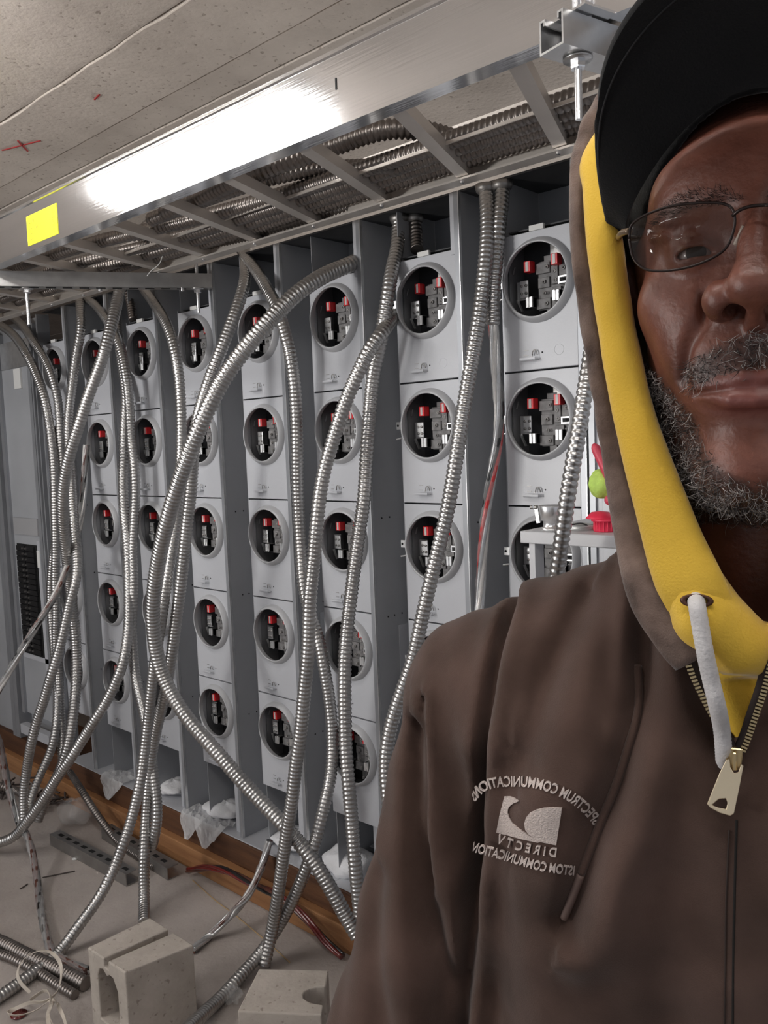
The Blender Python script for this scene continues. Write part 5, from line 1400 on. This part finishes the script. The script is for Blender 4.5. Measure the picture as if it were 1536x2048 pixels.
def text_mesh(s):
    cu = bpy.data.curves.new('t', 'FONT'); cu.body = s; cu.size = 1.0; cu.resolution_u = 3; cu.offset = .012
    o = bpy.data.objects.new('t', cu); COL.objects.link(o)
    dg = bpy.context.evaluated_depsgraph_get(); me = bpy.data.meshes.new_from_object(o.evaluated_get(dg))
    bm = bmesh.new(); bm.from_mesh(me); bmesh.ops.triangulate(bm, faces=bm.faces); bmesh.ops.remove_doubles(bm, verts=bm.verts, dist=1e-4)
    V = np.array([q.co[:] for q in bm.verts]); bm.verts.index_update(); F_ = [tuple(v_.index for v_ in fc.verts) for fc in bm.faces]; bm.free()
    bpy.data.objects.remove(o); bpy.data.curves.remove(cu); return V, F_
def lettering(s, path, hgt, name='stitched_lettering'):
    V, F_ = text_mesh(s); V[:, 0] -= V[:, 0].min(); w = V[:, 0].max(); V[:, 1] /= .70
    P = np.array(path, float); Q = spline(np.c_[P, np.zeros(len(P))], 3)[:, :2]
    L = np.r_[0, np.cumsum(np.hypot(*np.diff(Q, axis=0).T))]; s_ = V[:, 0]/w*L[-1]
    X_ = np.interp(s_, L, Q[:, 0]); Y_ = np.interp(s_, L, Q[:, 1])
    T_ = np.gradient(Q, axis=0); T_ /= np.linalg.norm(T_, axis=1)[:, None]
    tx = np.interp(s_, L, T_[:, 0]); ty = np.interp(s_, L, T_[:, 1])
    nx_, ny_ = -ty, tx     # path runs right to left, letters stand on the upper side
    P2 = np.c_[X_+nx_*V[:, 1]*hgt, Y_+ny_*V[:, 1]*hgt]
    return flat_mesh(P2, F_, name)
Z4 = lambda a_, b_: (900+a_/4.389, 1500+b_/4.389)
lettering('SPECTRUM COMMUNICATIONS', [Z4(1262, 655), Z4(1215, 590), Z4(1120, 500), Z4(1000, 420), Z4(860, 360), Z4(700, 322), Z4(540, 315), Z4(400, 325), Z4(300, 365), Z4(222, 450)], 20)
lettering('D I R E C T V', [Z4(930, 935), Z4(790, 915), Z4(640, 885), Z4(500, 845), Z4(405, 810)], 18)
lettering('ISTOM COMMUNICATION', [Z4(1090, 1095), Z4(950, 1078), Z4(780, 1050), Z4(600, 1000), Z4(420, 945), Z4(290, 912), Z4(185, 880)], 18)
def poly_px(pts):
    bm = bmesh.new(); vs = [bm.verts.new((a_, b_, 0)) for a_, b_ in pts]; fc = bm.faces.new(vs)
    bmesh.ops.triangulate(bm, faces=[fc]); 
    bmesh.ops.subdivide_edges(bm, edges=bm.edges, cuts=3, use_grid_fill=True); bmesh.ops.triangulate(bm, faces=bm.faces)
    V = np.array([q.co[:2] for q in bm.verts]); bm.verts.index_update(); F_ = [tuple(v_.index for v_ in f_.verts) for f_ in bm.faces]; bm.free(); return V, F_
V, F_ = poly_px([Z4(*q) for q in [(480,405),(530,403),(570,418),(603,445),(560,462),(530,485),(512,515),(510,550),(522,590),(555,640),(610,690),(690,740),(800,800),(770,806),(640,778),(520,745),(410,718),(440,560)]]); flat_mesh(V, F_, 'stitched_emblem', .0013)
V, F_ = poly_px([Z4(*q) for q in [(985,505),(910,500),(830,506),(760,522),(705,548),(670,590),(655,640),(665,695),(695,735),(745,770),(810,803),(870,815),(935,828),(960,670)]]); flat_mesh(V, F_, 'stitched_emblem', .0013)

# ---- legs and boots below the picture
def legs(X):
    Y = [np.abs(X[0]), X[1], X[2]]
    d = rbox(Y, (0, .60, -.70), (.15, .10, .09), .07)
    d = smin(d, cap(Y, (.075, .60, -.76), (.085, .585, -1.0), .078, .055), .04)
    d = smin(d, cap(Y, (.085, .585, -1.0), (.09, .605, -1.20), .055, .045), .02)
    return d
lv, lf = surfnet(legs, (-.2, .47, -1.236), (.2, .73, -.60), .008)
fin(lv, lf, 'trousers', DEN)
def boots(X):
    Y = [np.abs(X[0]), X[1], X[2]]
    d = cap(Y, (.092, .60, -1.205), (.105, .50, -1.212), .038, .033)
    d = smin(d, cap(Y, (.09, .605, -1.14), (.09, .605, -1.20), .043, .042), .02)
    return smax(d, -(X[2]+1.2352), .003)
lv, lf = surfnet(boots, (-.16, .44, -1.245), (.16, .67, -1.10), .006)
fin(lv, lf, 'boots', mat('tan_boot', (.22, .13, .07), .7))
